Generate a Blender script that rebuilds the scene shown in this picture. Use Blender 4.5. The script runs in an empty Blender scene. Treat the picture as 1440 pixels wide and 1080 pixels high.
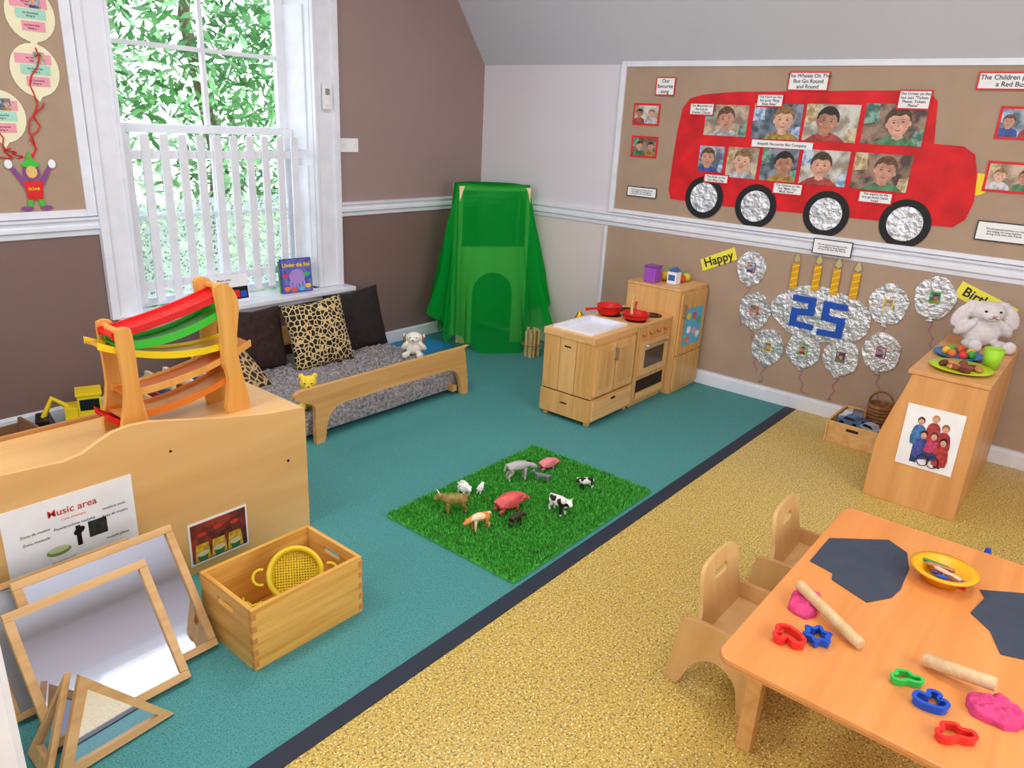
import bpy, bmesh, math, random
from mathutils import Vector, Matrix, noise, Euler
random.seed(7)
RJ=random.Random(11); JIT=[0.0]
scene=bpy.context.scene
try:
    scene.view_settings.view_transform='Standard'
    scene.view_settings.look='None'
except Exception: pass

# ---------------------------------------------------------------- materials
def lin(h):
    h=h.lstrip('#'); o=[]
    for i in (0,2,4):
        c=int(h[i:i+2],16)/255.0
        o.append(c/12.92 if c<=0.04045 else ((c+0.055)/1.055)**2.4)
    return (o[0],o[1],o[2],1.0)
def sc(c,k): return (min(c[0]*k,1),min(c[1]*k,1),min(c[2]*k,1),1)
MC={}
def mat(name,h,rough=0.55,metal=0.0,nz=None,bump=None,spec=0.4,emit=None):
    if name in MC: return MC[name]
    m=bpy.data.materials.new(name); m.use_nodes=True; nt=m.node_tree; N=nt.nodes; L=nt.links
    b=N['Principled BSDF']; c=lin(h)
    b.inputs['Base Color'].default_value=c; b.inputs['Roughness'].default_value=rough
    b.inputs['Metallic'].default_value=metal; b.inputs['Specular IOR Level'].default_value=spec
    tc=N.new('ShaderNodeTexCoord')
    if nz is None: nz=(9,0.05)
    t=N.new('ShaderNodeTexNoise'); t.inputs['Scale'].default_value=nz[0]; t.inputs['Detail'].default_value=5
    L.new(tc.outputs['Object'],t.inputs['Vector'])
    r=N.new('ShaderNodeValToRGB'); r.color_ramp.elements[0].position=.3; r.color_ramp.elements[1].position=.7
    r.color_ramp.elements[0].color=sc(c,1-nz[1]); r.color_ramp.elements[1].color=sc(c,1+nz[1])
    L.new(t.outputs['Fac'],r.inputs['Fac']); L.new(r.outputs['Color'],b.inputs['Base Color'])
    if bump:
        t2=N.new('ShaderNodeTexNoise'); t2.inputs['Scale'].default_value=bump[0]; t2.inputs['Detail'].default_value=4
        L.new(tc.outputs['Object'],t2.inputs['Vector'])
        bp=N.new('ShaderNodeBump'); bp.inputs['Strength'].default_value=bump[1]; bp.inputs['Distance'].default_value=bump[2]
        L.new(t2.outputs['Fac'],bp.inputs['Height']); L.new(bp.outputs['Normal'],b.inputs['Normal'])
    MC[name]=m; return m
def wood(name,light,dark,axis=0,sx=1.5,rough=0.4,s2=22,spec=.4):
    if name in MC: return MC[name]
    m=bpy.data.materials.new(name); m.use_nodes=True; nt=m.node_tree; N=nt.nodes; L=nt.links
    b=N['Principled BSDF']; b.inputs['Roughness'].default_value=rough; b.inputs['Specular IOR Level'].default_value=spec
    tc=N.new('ShaderNodeTexCoord'); mp=N.new('ShaderNodeMapping')
    s=[s2,s2,s2]; s[axis]=sx; mp.inputs['Scale'].default_value=s
    L.new(tc.outputs['Object'],mp.inputs['Vector'])
    t=N.new('ShaderNodeTexNoise'); t.inputs['Scale'].default_value=1.0; t.inputs['Detail'].default_value=6; t.inputs['Distortion'].default_value=.6
    L.new(mp.outputs['Vector'],t.inputs['Vector'])
    r=N.new('ShaderNodeValToRGB'); r.color_ramp.elements[0].position=.32; r.color_ramp.elements[1].position=.68
    r.color_ramp.elements[0].color=lin(dark); r.color_ramp.elements[1].color=lin(light)
    L.new(t.outputs['Fac'],r.inputs['Fac']); L.new(r.outputs['Color'],b.inputs['Base Color'])
    MC[name]=m; return m
def speckle(name,base,cols,scale,rough,bumpd=0.0):
    m=bpy.data.materials.new(name); m.use_nodes=True; nt=m.node_tree; N=nt.nodes; L=nt.links
    b=N['Principled BSDF']; b.inputs['Roughness'].default_value=rough
    tc=N.new('ShaderNodeTexCoord')
    t=N.new('ShaderNodeTexNoise'); t.inputs['Scale'].default_value=1.3; t.inputs['Detail'].default_value=3
    L.new(tc.outputs['Object'],t.inputs['Vector'])
    r=N.new('ShaderNodeValToRGB'); r.color_ramp.elements[0].color=sc(lin(base),.88); r.color_ramp.elements[1].color=sc(lin(base),1.08)
    L.new(t.outputs['Fac'],r.inputs['Fac']); prev=r.outputs['Color']
    for i,(c,lo,sc_) in enumerate(cols):
        t=N.new('ShaderNodeTexNoise'); t.inputs['Scale'].default_value=scale*sc_; t.inputs['Detail'].default_value=1
        mp=N.new('ShaderNodeMapping'); mp.inputs['Location'].default_value=(i*3.1,i*5.7,0)
        L.new(tc.outputs['Object'],mp.inputs['Vector']); L.new(mp.outputs['Vector'],t.inputs['Vector'])
        rr=N.new('ShaderNodeValToRGB'); rr.color_ramp.elements[0].position=lo; rr.color_ramp.elements[1].position=lo+.03
        L.new(t.outputs['Fac'],rr.inputs['Fac'])
        mx=N.new('ShaderNodeMixRGB'); L.new(rr.outputs['Color'],mx.inputs['Fac']); L.new(prev,mx.inputs['Color1'])
        mx.inputs['Color2'].default_value=lin(c); prev=mx.outputs['Color']
    L.new(prev,b.inputs['Base Color'])
    if bumpd:
        bp=N.new('ShaderNodeBump'); bp.inputs['Strength'].default_value=.6; bp.inputs['Distance'].default_value=bumpd
        v=N.new('ShaderNodeTexVoronoi'); v.inputs['Scale'].default_value=130; L.new(tc.outputs['Object'],v.inputs['Vector'])
        L.new(v.outputs['Distance'],bp.inputs['Height']); L.new(bp.outputs['Normal'],b.inputs['Normal'])
    MC[name]=m; return m
def cells(name,spot,line,scale,width,rough=.8):
    m=bpy.data.materials.new(name); m.use_nodes=True; nt=m.node_tree; N=nt.nodes; L=nt.links
    b=N['Principled BSDF']; b.inputs['Roughness'].default_value=rough
    tc=N.new('ShaderNodeTexCoord'); v=N.new('ShaderNodeTexVoronoi'); v.feature='DISTANCE_TO_EDGE'; v.inputs['Scale'].default_value=scale
    L.new(tc.outputs['Object'],v.inputs['Vector'])
    r=N.new('ShaderNodeValToRGB'); r.color_ramp.elements[0].position=width; r.color_ramp.elements[1].position=width+.03
    r.color_ramp.elements[0].color=lin(line); r.color_ramp.elements[1].color=lin(spot)
    L.new(v.outputs['Distance'],r.inputs['Fac']); L.new(r.outputs['Color'],b.inputs['Base Color'])
    MC[name]=m; return m
def patches(name,a,bc,scale,pos=.5,detail=0,w=.01):
    if name in MC: return MC[name]
    m=bpy.data.materials.new(name); m.use_nodes=True; nt=m.node_tree; N=nt.nodes; L=nt.links
    b=N['Principled BSDF']; b.inputs['Roughness'].default_value=.45
    tc=N.new('ShaderNodeTexCoord'); v=N.new('ShaderNodeTexNoise'); v.inputs['Scale'].default_value=scale; v.inputs['Detail'].default_value=detail
    L.new(tc.outputs['Object'],v.inputs['Vector'])
    r=N.new('ShaderNodeValToRGB'); r.color_ramp.elements[0].position=pos-w; r.color_ramp.elements[1].position=pos+w
    r.color_ramp.elements[0].color=lin(a); r.color_ramp.elements[1].color=lin(bc)
    L.new(v.outputs['Fac'],r.inputs['Fac']); L.new(r.outputs['Color'],b.inputs['Base Color'])
    MC[name]=m; return m
def glassy(name,mixfac=.05,tint=(1,1,1,1)):
    m=bpy.data.materials.new(name); m.use_nodes=True; nt=m.node_tree; N=nt.nodes; L=nt.links
    N.remove(N['Principled BSDF']); o=N['Material Output']
    t=N.new('ShaderNodeBsdfTransparent'); t.inputs['Color'].default_value=tint
    g=N.new('ShaderNodeBsdfGlossy'); g.inputs['Roughness'].default_value=.02
    x=N.new('ShaderNodeMixShader'); x.inputs[0].default_value=mixfac
    L.new(t.outputs[0],x.inputs[1]); L.new(g.outputs[0],x.inputs[2]); L.new(x.outputs[0],o.inputs['Surface'])
    MC[name]=m; return m
def sheer(name,h,alpha,weave=None,transl=.4):
    m=bpy.data.materials.new(name); m.use_nodes=True; nt=m.node_tree; N=nt.nodes; L=nt.links
    N.remove(N['Principled BSDF']); o=N['Material Output']
    t=N.new('ShaderNodeBsdfTransparent'); d=N.new('ShaderNodeBsdfDiffuse'); tr=N.new('ShaderNodeBsdfTranslucent')
    if not weave: t.inputs['Color'].default_value=(.6,1,.66,1)
    d.inputs['Color'].default_value=lin(h); tr.inputs['Color'].default_value=lin(h)
    y=N.new('ShaderNodeMixShader'); y.inputs[0].default_value=transl; L.new(d.outputs[0],y.inputs[1]); L.new(tr.outputs[0],y.inputs[2])
    x=N.new('ShaderNodeMixShader'); x.inputs[0].default_value=alpha
    L.new(t.outputs[0],x.inputs[1]); L.new(y.outputs[0],x.inputs[2]); L.new(x.outputs[0],o.inputs['Surface'])
    if weave:
        tc=N.new('ShaderNodeTexCoord'); v=N.new('ShaderNodeTexVoronoi'); v.inputs['Scale'].default_value=weave
        L.new(tc.outputs['Object'],v.inputs['Vector'])
        r=N.new('ShaderNodeValToRGB'); r.color_ramp.elements[0].position=.35; r.color_ramp.elements[1].position=.45
        r.color_ramp.elements[0].color=(.15,.15,.15,1); r.color_ramp.elements[1].color=(alpha,alpha,alpha,1)
        L.new(v.outputs['Distance'],r.inputs['Fac']); L.new(r.outputs['Color'],x.inputs[0])
    else:
        lw=N.new('ShaderNodeLayerWeight'); lw.inputs['Blend'].default_value=.4
        r=N.new('ShaderNodeMapRange'); r.inputs['To Min'].default_value=alpha; r.inputs['To Max'].default_value=.98
        L.new(lw.outputs['Facing'],r.inputs['Value']); L.new(r.outputs['Result'],x.inputs[0])
    MC[name]=m; return m

WH=mat('white_gloss_paint','#e9ebf4',.35,spec=.5)
PLY=wood('birch_ply','#ebbd80','#dca464',0,1.2,.38)
PLYz=wood('birch_ply_vertical','#e7b878','#d6a05e',2,1.5,.38)
PINE=wood('pine','#eab860','#d09238',0,2.0,.4,30)
BEECH=wood('beech','#deab6c','#cd9654',0,1.5,.4)
MAPLE=wood('maple_front','#e2b06c','#cb9450',2,2.0,.35,26)
EDGE=mat('ply_edge','#b98048',.5)
TBL=wood('table_beech','#e89a56','#d98a48',0,1.0,.22,16,.5)
DARK=mat('dark_gap','#2a1a10',.8)
BLK=mat('black_plastic','#18181c',.4)
RED=mat('red_paint','#dd1f1f',.45,nz=(14,.12))
YEL=mat('yellow_plastic','#f2d21c',.35)
BLU=mat('blue_plastic','#1f54c8',.35)
GRN=mat('green_plastic','#3fc23a',.35)
ORG=mat('orange_stain','#e07a24',.4)
KRAFT=mat('kraft_paper','#b09680',.8,nz=(5,.06),bump=(12,.15,.01))
PAPER=mat('white_paper','#f3f3f5',.6)
YPAP=mat('yellow_paper','#f4ea4e',.6)
INK=mat('black_ink','#1c1c20',.6)
FOIL=mat('silver_foil','#dfe2e8',.3,.75,nz=(20,.2),bump=(24,.9,.025))
STEEL=mat('steel','#b8bcc2',.25,1.0)
MIRR=mat('mirror','#dfe6f4',.04,1.0,nz=(2,.02))

# ---------------------------------------------------------------- mesh builder
class MB:
    def __init__(s,name): s.name=name; s.bm=bmesh.new(); s.mats=[]
    def mi(s,m):
        if m not in s.mats: s.mats.append(m)
        return s.mats.index(m)
    def add(s,vs,fs,m,M=None,smooth=False):
        i=s.mi(m); bv=[]
        for v in vs:
            v=Vector(v)
            if M is not None: v=M@v
            bv.append(s.bm.verts.new(v))
        for f in fs:
            try: fc=s.bm.faces.new([bv[k] for k in f])
            except ValueError: continue
            fc.material_index=i; fc.smooth=smooth
    def box(s,x0,x1,y0,y1,z0,z1,m,M=None):
        e=[RJ.random()*JIT[0] for _ in range(6)]   # tiny carpentry tolerance so no two faces are exactly coplanar
        x0+=e[0];x1-=e[1];y0+=e[2];y1-=e[3];z0+=e[4];z1-=e[5]
        v=[(x,y,z) for x in (x0,x1) for y in (y0,y1) for z in (z0,z1)]
        s.add(v,[(0,1,3,2),(4,6,7,5),(0,4,5,1),(2,3,7,6),(0,2,6,4),(1,5,7,3)],m,M)
    def prism(s,pts,ax,a0,a1,m,M=None,smooth=False):
        e=[RJ.random()*JIT[0] for _ in range(2)]; sg=1 if a1>a0 else -1
        a0+=sg*e[0]; a1-=sg*e[1]
        def p3(p,a):
            return (a,p[0],p[1]) if ax=='x' else ((p[0],a,p[1]) if ax=='y' else (p[0],p[1],a))
        n=len(pts); v=[p3(p,a0) for p in pts]+[p3(p,a1) for p in pts]
        s.add(v,[tuple(range(n)),tuple(range(2*n-1,n-1,-1))]+[(i,(i+1)%n,(i+1)%n+n,i+n) for i in range(n)],m,M,smooth)
    def holed(s,outer,hole,ax,a0,a1,m,M=None):
        k=min(range(len(outer)),key=lambda i:(Vector(outer[i])-Vector(hole[0])).length)
        o=outer[k:]+outer[:k+1]
        s.prism(o+[hole[0]]+hole[1:]+[hole[0]],ax,a0,a1,m,M)
    def cyl(s,p0,p1,r0,m,r1=None,seg=20,M=None,caps=True):
        if r1 is None: r1=r0
        p0=Vector(p0);p1=Vector(p1);d=(p1-p0).normalized()
        a=d.orthogonal().normalized();b=d.cross(a)
        v=[];
        for p,r in((p0,r0),(p1,r1)):
            for i in range(seg):
                t=2*math.pi*i/seg; v.append(p+a*(r*math.cos(t))+b*(r*math.sin(t)))
        s.add(v,[(i,(i+1)%seg,(i+1)%seg+seg,i+seg) for i in range(seg)],m,M,True)
        if caps:
            s.add(v[:seg],[tuple(range(seg-1,-1,-1))],m,M); s.add(v[seg:],[tuple(range(seg))],m,M)
    def lathe(s,prof,c,m,seg=28,M=None):
        v=[];n=len(prof)
        for i in range(seg):
            t=2*math.pi*i/seg
            for r,z in prof: v.append((c[0]+r*math.cos(t),c[1]+r*math.sin(t),c[2]+z))
        f=[]
        for i in range(seg):
            j=(i+1)%seg
            for k in range(n-1): f.append((i*n+k,j*n+k,j*n+k+1,i*n+k+1))
        s.add(v,f,m,M,True)
    def ball(s,c,r,m,M=None,seg=16,rot=None):
        if not hasattr(r,'__len__'): r=(r,r,r)
        v=[];f=[];rings=seg//2
        for i in range(rings+1):
            ph=math.pi*i/rings
            for j in range(seg):
                t=2*math.pi*j/seg
                q=Vector((r[0]*math.sin(ph)*math.cos(t),r[1]*math.sin(ph)*math.sin(t),r[2]*math.cos(ph)))
                if rot is not None: q=rot@q
                v.append(q+Vector(c))
        for i in range(rings):
            for j in range(seg):
                k=(j+1)%seg; f.append((i*seg+j,(i+1)*seg+j,(i+1)*seg+k,i*seg+k))
        s.add(v,f,m,M,True)
    def tube(s,pts,r,m,seg=8,M=None,closed=False):
        pts=[Vector(p) for p in pts]; n=len(pts); v=[]
        rr=r if hasattr(r,'__len__') else [r]*n
        up=None
        for i,p in enumerate(pts):
            if closed: d=pts[(i+1)%n]-pts[i-1]
            else: d=pts[min(i+1,n-1)]-pts[max(i-1,0)]
            d.normalize()
            if up is None: up=d.orthogonal().normalized()
            a=(up-d*up.dot(d)).normalized(); up=a; b=d.cross(a)
            for j in range(seg):
                t=2*math.pi*j/seg; v.append(p+a*(rr[i]*math.cos(t))+b*(rr[i]*math.sin(t)))
        f=[]
        for i in range(n if closed else n-1):
            k=(i+1)%n
            for j in range(seg): f.append((i*seg+j,i*seg+(j+1)%seg,k*seg+(j+1)%seg,k*seg+j))
        s.add(v,f,m,M,True)
        if not closed:
            s.add(v[:seg],[tuple(range(seg))],m,M); s.add(v[-seg:],[tuple(range(seg))],m,M)
    def mesh(s,me,M,m,smooth=True):
        vs=[v.co.copy() for v in me.vertices]; fs=[tuple(p.vertices) for p in me.polygons]
        s.add(vs,fs,m,M,smooth)
    def done(s,bevel=0.0,recalc=True,seg=2):
        if recalc: bmesh.ops.recalc_face_normals(s.bm,faces=s.bm.faces)
        me=bpy.data.meshes.new(s.name); s.bm.to_mesh(me); s.bm.free()
        for m in s.mats: me.materials.append(m)
        o=bpy.data.objects.new(s.name,me); scene.collection.objects.link(o)
        if bevel:
            b=o.modifiers.new('bevel','BEVEL'); b.width=bevel; b.segments=seg; b.limit_method='ANGLE'; b.angle_limit=math.radians(50)
        return o
def T3(x,y,z,rz=0,rx=0,ry=0,s=1):
    return Matrix.Translation((x,y,z))@Euler((rx,ry,rz)).to_matrix().to_4x4()@Matrix.Scale(s,4)
def ell(cx,cy,rx,ry,n=24,rot=0,sup=1.0):
    o=[]
    for i in range(n):
        t=2*math.pi*i/n; c=math.cos(t);q=math.sin(t)
        x=rx*math.copysign(abs(c)**sup,c); y=ry*math.copysign(abs(q)**sup,q)
        o.append((cx+x*math.cos(rot)-y*math.sin(rot),cy+x*math.sin(rot)+y*math.cos(rot)))
    return o
def rrect(x0,x1,y0,y1,r,n=5):
    o=[]
    for cx,cy,a in((x1-r,y1-r,0),(x0+r,y1-r,90),(x0+r,y0+r,180),(x1-r,y0+r,270)):
        for i in range(n+1):
            t=math.radians(a+90*i/n); o.append((cx+r*math.cos(t),cy+r*math.sin(t)))
    return o
def smoothpoly(pts,n=5):
    o=[];k=len(pts)
    for i in range(k):
        p0,p1,p2,p3=[Vector(pts[(i+j-1)%k]) for j in range(4)]
        for q in range(n):
            t=q/n
            v=.5*((2*p1)+(-p0+p2)*t+(2*p0-5*p1+4*p2-p3)*t*t+(-p0+3*p1-3*p2+p3)*t**3)
            o.append(tuple(v))
    return o
def evalmesh(o):
    dg=bpy.context.evaluated_depsgraph_get(); me=bpy.data.meshes.new_from_object(o.evaluated_get(dg)); return me
def txtmesh(body,size,bold=.0,align='CENTER',space=1.0):
    cu=bpy.data.curves.new('t','FONT'); cu.body=body; cu.size=size; cu.align_x=align; cu.align_y='CENTER'; cu.offset=bold*size; cu.space_line=space; cu.resolution_u=3
    o=bpy.data.objects.new('t',cu); scene.collection.objects.link(o)
    me=evalmesh(o); bpy.data.objects.remove(o); bpy.data.curves.remove(cu); return me
def FR(origin,ux,vz,nn):
    M=Matrix.Identity(4)
    for i in range(3): M[i][0]=ux[i];M[i][1]=vz[i];M[i][2]=nn[i];M[i][3]=origin[i]
    return M
BW=FR((0,0,0),(0,-1,0),(0,0,1),(-1,0,0))
WW=FR((0,0,0),(1,0,0),(0,0,1),(0,-1,0))
def flat(mb,M,pts,off,m): mb.add([(p[0],p[1],off) for p in pts],[tuple(range(len(pts)))],m,M)
def rect(mb,M,u0,u1,v0,v1,off,m): flat(mb,M,[(u0,v0),(u1,v0),(u1,v1),(u0,v1)],off,m)
def text(mb,M,body,size,u,v,off,m,rot=0,bold=.0,space=1.0):
    me=txtmesh(body,size,bold,space=space); mb.mesh(me,M@Matrix.Translation((u,v,off))@Matrix.Rotation(rot,4,'Z'),m,False); bpy.data.meshes.remove(me)
SK=['#e2ac92','#d29a80','#e6b69c','#c08a6e']; HR=['#5a3e28','#2e2018','#a8824e','#7a5230']; SH=['#3a62b8','#b84a40','#d8d8e4','#5a9468','#c89c48']
BG2=[('#5a6878','#b8c4d0'),('#8a7866','#d0b8a0'),('#3e4c5c','#8a98a8'),('#968c7c','#d8d4cc'),('#4e3a34','#a08470')]
def photo(mb,M,u0,u1,v0,v1,off,k,border=None,n=1,big=1.0):
    if border: rect(mb,M,u0-border[0],u1+border[0],v0-border[0],v1+border[0],off-.0008,border[1])
    w=u1-u0;h=v1-v0
    b0,b1=BG2[k%5]
    rect(mb,M,u0,u1,v0,v1,off,patches('photo_bg%d'%(k%5),b0,b1,16,.5,2,.12))
    pm=patches('photo_prop%d'%(k%3),['#a88858','#3e6a5a','#6a88b8'][k%3],['#d8c8a8','#8ab0a0','#c8d8e8'][k%3],30,.5,2,.1)
    flat(mb,M,[(u0,v0+h*.5),(u0+w*.25,v0+h*.55),(u0+w*.22,v1),(u0,v1)],off+.0002,pm)
    flat(mb,M,[(u1-w*.2,v0),(u1,v0),(u1,v0+h*.4),(u1-w*.16,v0+h*.35)],off+.0002,pm)
    for i in range(n):
        cu=u0+w*(i+.5)/n+w*.07*((k*7)%5-2)/n; cv=v0+h*.54; r=min(w/n,h)*.29*big
        tl=.12*((k*5)%3-1); ct,st=math.cos(tl),math.sin(tl)
        R=lambda x,y:(cu+(x*ct-y*st)*r,cv+(x*st+y*ct)*r)
        cl=lambda p:(max(u0,min(u1,p[0])),max(v0,min(v1,p[1])))
        E=lambda ex,ey,rx,ry,nn=16,sup=1:[cl(R(*q)) for q in ell(ex,ey,rx,ry,nn,0,sup)]
        sk=patches('photo_skin%d'%((k+i)%4),'#%02x%02x%02x'%tuple(int(c*.80) for c in bytes.fromhex(SK[(k+i)%4][1:])),SK[(k+i)%4],22,.45,2,.2)
        hc=HR[(k*3+i)%4]; hr=patches('photo_hair%d'%((k*3+i)%4),'#%02x%02x%02x'%tuple(int(c*.6) for c in bytes.fromhex(hc[1:])),hc,50,.5,3,.15)
        sc_=SH[(k*2+i)%5]; sh=patches('photo_shirt%d'%((k*2+i)%5),'#%02x%02x%02x'%tuple(int(c*.65) for c in bytes.fromhex(sc_[1:])),sc_,30,.5,2,.15)
        feat=mat('photo_feature','#5a3a30',.6); lip=mat('photo_lip','#b8685e',.5); chk=mat('photo_cheek','#dc9282',.6)
        flat(mb,M,[cl((cu+x*r,max(v0,cv+y*r))) for x,y in [(-1.7,-9),(-1.5,-1.45),(-1.0,-1.12),(-.45,-.9),(.45,-.9),(1.0,-1.12),(1.5,-1.45),(1.7,-9)]],off+.0006,sh)
        flat(mb,M,E(0,.22,.95,1.02,20),off+.0009,hr)
        for sx in(-1,1): flat(mb,M,E(sx*.82,-.1,.12,.2,10),off+.0010,sk)
        flat(mb,M,[cl(R(*q)) for q in [(-.35,-.7),(.35,-.7),(.4,-1.1),(0,-1.25),(-.4,-1.1)]],off+.0010,sk)
        flat(mb,M,[cl(R(*q)) for q in smoothpoly([(-.80,.1),(-.74,-.35),(-.5,-.75),(-.2,-.96),(.2,-.96),(.5,-.75),(.74,-.35),(.80,.1),(.7,.6),(0,.85),(-.7,.6)],3)],off+.0012,sk)
        flat(mb,M,[cl(R(*q)) for q in [(-.84,.1),(-.7,.42),(-.35,.60),(.1,.50),(.5,.62),(.76,.38),(.84,.1),(.82,.7),(.4,1.08),(-.3,1.1),(-.8,.7)]],off+.0014,hr)
        for sx in(-1,1):
            flat(mb,M,E(sx*.33,.06,.12,.055,10),off+.0015,feat); flat(mb,M,E(sx*.33,.24,.16,.025,8),off+.0015,hr)
            flat(mb,M,E(sx*.46,-.28,.15,.11,10),off+.00135,chk)
        flat(mb,M,E(0,-.22,.10,.05,8),off+.0015,mat('photo_nose','#b87a66',.5))
        flat(mb,M,[cl(R(*q)) for q in [(-.27,-.46),(0,-.50),(.27,-.46),(.15,-.58),(0,-.61),(-.15,-.58)]],off+.0015,lip)

# ---------------------------------------------------------------- camera
cd=bpy.data.cameras.new('camera'); co=bpy.data.objects.new('camera',cd); scene.collection.objects.link(co)
a,pt,ro=.6770,.3387,.0533
f=Vector((math.cos(pt)*math.cos(a),math.cos(pt)*math.sin(a),-math.sin(pt)))
r0=Vector((math.sin(a),-math.cos(a),0)); u0=r0.cross(f)
r=math.cos(ro)*r0+math.sin(ro)*u0; u=-math.sin(ro)*r0+math.cos(ro)*u0
Mc=Matrix.Identity(4)
for i in range(3): Mc[i][0]=r[i];Mc[i][1]=u[i];Mc[i][2]=-f[i]
Mc[0][3],Mc[1][3],Mc[2][3]=-4.9449,-4.4392,1.75
co.matrix_world=Mc; cd.sensor_width=36; cd.lens=36*1043.52/1440; cd.clip_start=.02; scene.camera=co

# ---------------------------------------------------------------- room shell
X0,Y0,ZC=-6.4,-6.2,3.28
MAUVE=mat('mauve_paint','#a08884',.6,nz=(2,.03)); BROWN=mat('brown_paint','#826862',.6,nz=(2,.03))
LILAC=mat('lilac_white_paint','#e2dce4',.6,nz=(2,.02)); CEIL=mat('ceiling_paint','#cccdd6',.7,nz=(2,.02)); PEACH=mat('cream_paint','#e2d4d2',.6,nz=(2,.02))
w=MB('wall_window')
for x0,x1,z0,z1,m in [(X0,-3.0,0,1.09,BROWN),(X0,-3.0,1.09,3.5,MAUVE),(-1.72,0.2,0,1.09,BROWN),(-1.72,0.2,1.09,3.5,MAUVE),(-3.0,-1.72,0,.5,BROWN),(-3.0,-1.72,2.7,3.5,MAUVE)]:
    w.box(x0,x1,0,.25,z0,z1,m)
w.done()
w=MB('wall_right'); w.box(0,.2,Y0,0,0,1.09,PEACH); w.box(0,.2,Y0,0,1.09,2.3,LILAC); w.done()
w=MB('wall_left'); w.box(X0-.2,X0,Y0,.25,0,3.5,LILAC); w.done()
w=MB('wall_back'); w.box(X0-.2,.2,Y0-.2,Y0,0,3.5,LILAC); w.done()
w=MB('ceiling'); w.prism([(0.2,2.18-.0),(0,2.18),(-.85,ZC),(X0,ZC),(X0,ZC+.15),(-.8,ZC+.15),(.2,2.5)],'y',Y0,0,CEIL); w.done()
TEAL=speckle('teal_carpet','#438c8c',[('#2f7072',.57,1.0),('#5fa8a6',.60,1.7)],170,.7,.0015)
YELF=speckle('yellow_vinyl','#cbaa50',[('#8c7838',.585,1.0),('#5c5a48',.64,1.5),('#ecdc9c',.60,1.3)],105,.36)
w=MB('floor'); w.box(X0,0,-2.905,0,-.1,0,TEAL); w.box(X0,0,Y0,-2.975,-.1,0,YELF); w.box(X0,0,-2.975,-2.905,-.1,.004,mat('black_edging','#242c3c',.6)); w.done()
JIT[0]=.0006
w=MB('baseboard_window'); w.box(X0,-.0,-.02,0,0,.09,WH); w.box(X0,0,-.014,0,.085,.1,WH); w.done(.003)
w=MB('baseboard_right'); w.box(-.022,0,Y0,-.02,0,.085,WH); w.box(-.014,0,Y0,-.02,.08,.1,WH); w.done(.003)
w=MB('trim_1')
RAIL=[(-.0005,1.04),(-.012,1.045),(-.016,1.07),(-.030,1.08),(-.030,1.098),(-.018,1.105),(-.022,1.12),(-.036,1.13),(-.036,1.14),(-.0005,1.145)]
for x0,x1 in((X0,-3.18),(-1.52,-.0)): w.prism(RAIL,'x',x0,x1,WH)
w.done()
w=MB('trim_2'); w.prism(RAIL,'y',Y0,-.036,WH); w.done()
# ---------------------------------------------------------------- window
w=MB('window_1')
for x0,x1,s in((-3.18,-3.0,1),(-1.72,-1.52,-1)):
    w.box(x0,x1,-.022,0,.552,2.85,WH)
    xo=x0 if s==1 else x1
    w.box(min(xo,xo+s*.045),max(xo,xo+s*.045),-.038,-.001,.552,2.86,WH)
    xi=x1 if s==1 else x0
    w.box(min(xi,xi-s*.02),max(xi,xi-s*.02),-.032,-.001,.552,2.84,WH)
w.box(-3.0,-1.72,-.03,0,2.67,2.85,WH)
w.prism([(-1.721,.001),(-1.79,.25),(-1.70,.25),(-1.70,0.001)],'z',.552,2.66,WH)
w.prism([(-2.999,.001),(-2.95,.25),(-3.02,.25),(-3.02,0.001)],'z',.552,2.66,WH)
for z0,z1 in((.75,1.4),(1.5,2.4)):
    w.prism([(-1.735,.045),(-1.745,.045),(-1.79,.2),(-1.78,.2)],'z',z0,z1,WH)
w.box(-3.0,-1.72,.001,.25,2.66,2.72,WH)
def sash(y,z0,z1,bars):
    w.box(-2.96,-2.90,y,y+.04,z0,z1,WH); w.box(-1.85,-1.78,y,y+.04,z0,z1,WH)
    w.box(-2.90,-1.85,y,y+.04,z0,z0+.05,WH); w.box(-2.90,-1.85,y,y+.04,z1-.045,z1,WH)
    w.box(-2.375,-2.345,y+.005,y+.035,z0+.05,z1-.045,WH)
    for b in bars:
        w.box(-2.90,-2.375,y+.006,y+.034,b-.013,b+.013,WH); w.box(-2.345,-1.85,y+.006,y+.034,b-.013,b+.013,WH)
sash(.15,.556,1.63,[1.1]); sash(.195,1.585,2.66,[2.07])
GL=glassy('window_glass')
w.add([(-2.92,.17,.6),(-1.83,.17,.6),(-1.83,.17,1.6),(-2.92,.17,1.6)],[(0,1,2,3)],GL); w.add([(-2.92,.215,1.62),(-1.83,.215,1.62),(-1.83,.215,2.64),(-2.92,.215,2.64)],[(0,1,2,3)],GL)
w.done(.002)
w=MB('lace_window_screen'); w.add([(-2.90,.142,.6),(-1.84,.142,.6),(-1.84,.142,1.2),(-2.90,.142,1.2)],[(0,1,2,3)],sheer('lace','#f4f6fb',.75,55,.6)); w.done()
w=MB('window_sill'); w.box(-2.995,-1.75,0.001,.15,.50,.549,WH); w.box(-3.14,-1.48,-.13,-.001,.515,.55,WH); w.box(-3.12,-1.50,-.1,-.001,.48,.516,WH); w.done(.006)
w=MB('picket_window_guard')
for i in range(11):
    x=-2.955+i*.1115
    w.prism([(x-.026,.60),(x+.026,.60),(x+.026,1.565),(x+.018,1.582),(x-.018,1.582),(x-.026,1.565)],'y',.045,.06,WH)
w.box(-2.975,-1.765,.061,.08,1.44,1.49,WH); w.box(-2.975,-1.765,.061,.08,.68,.73,WH); w.done(.002)
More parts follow.
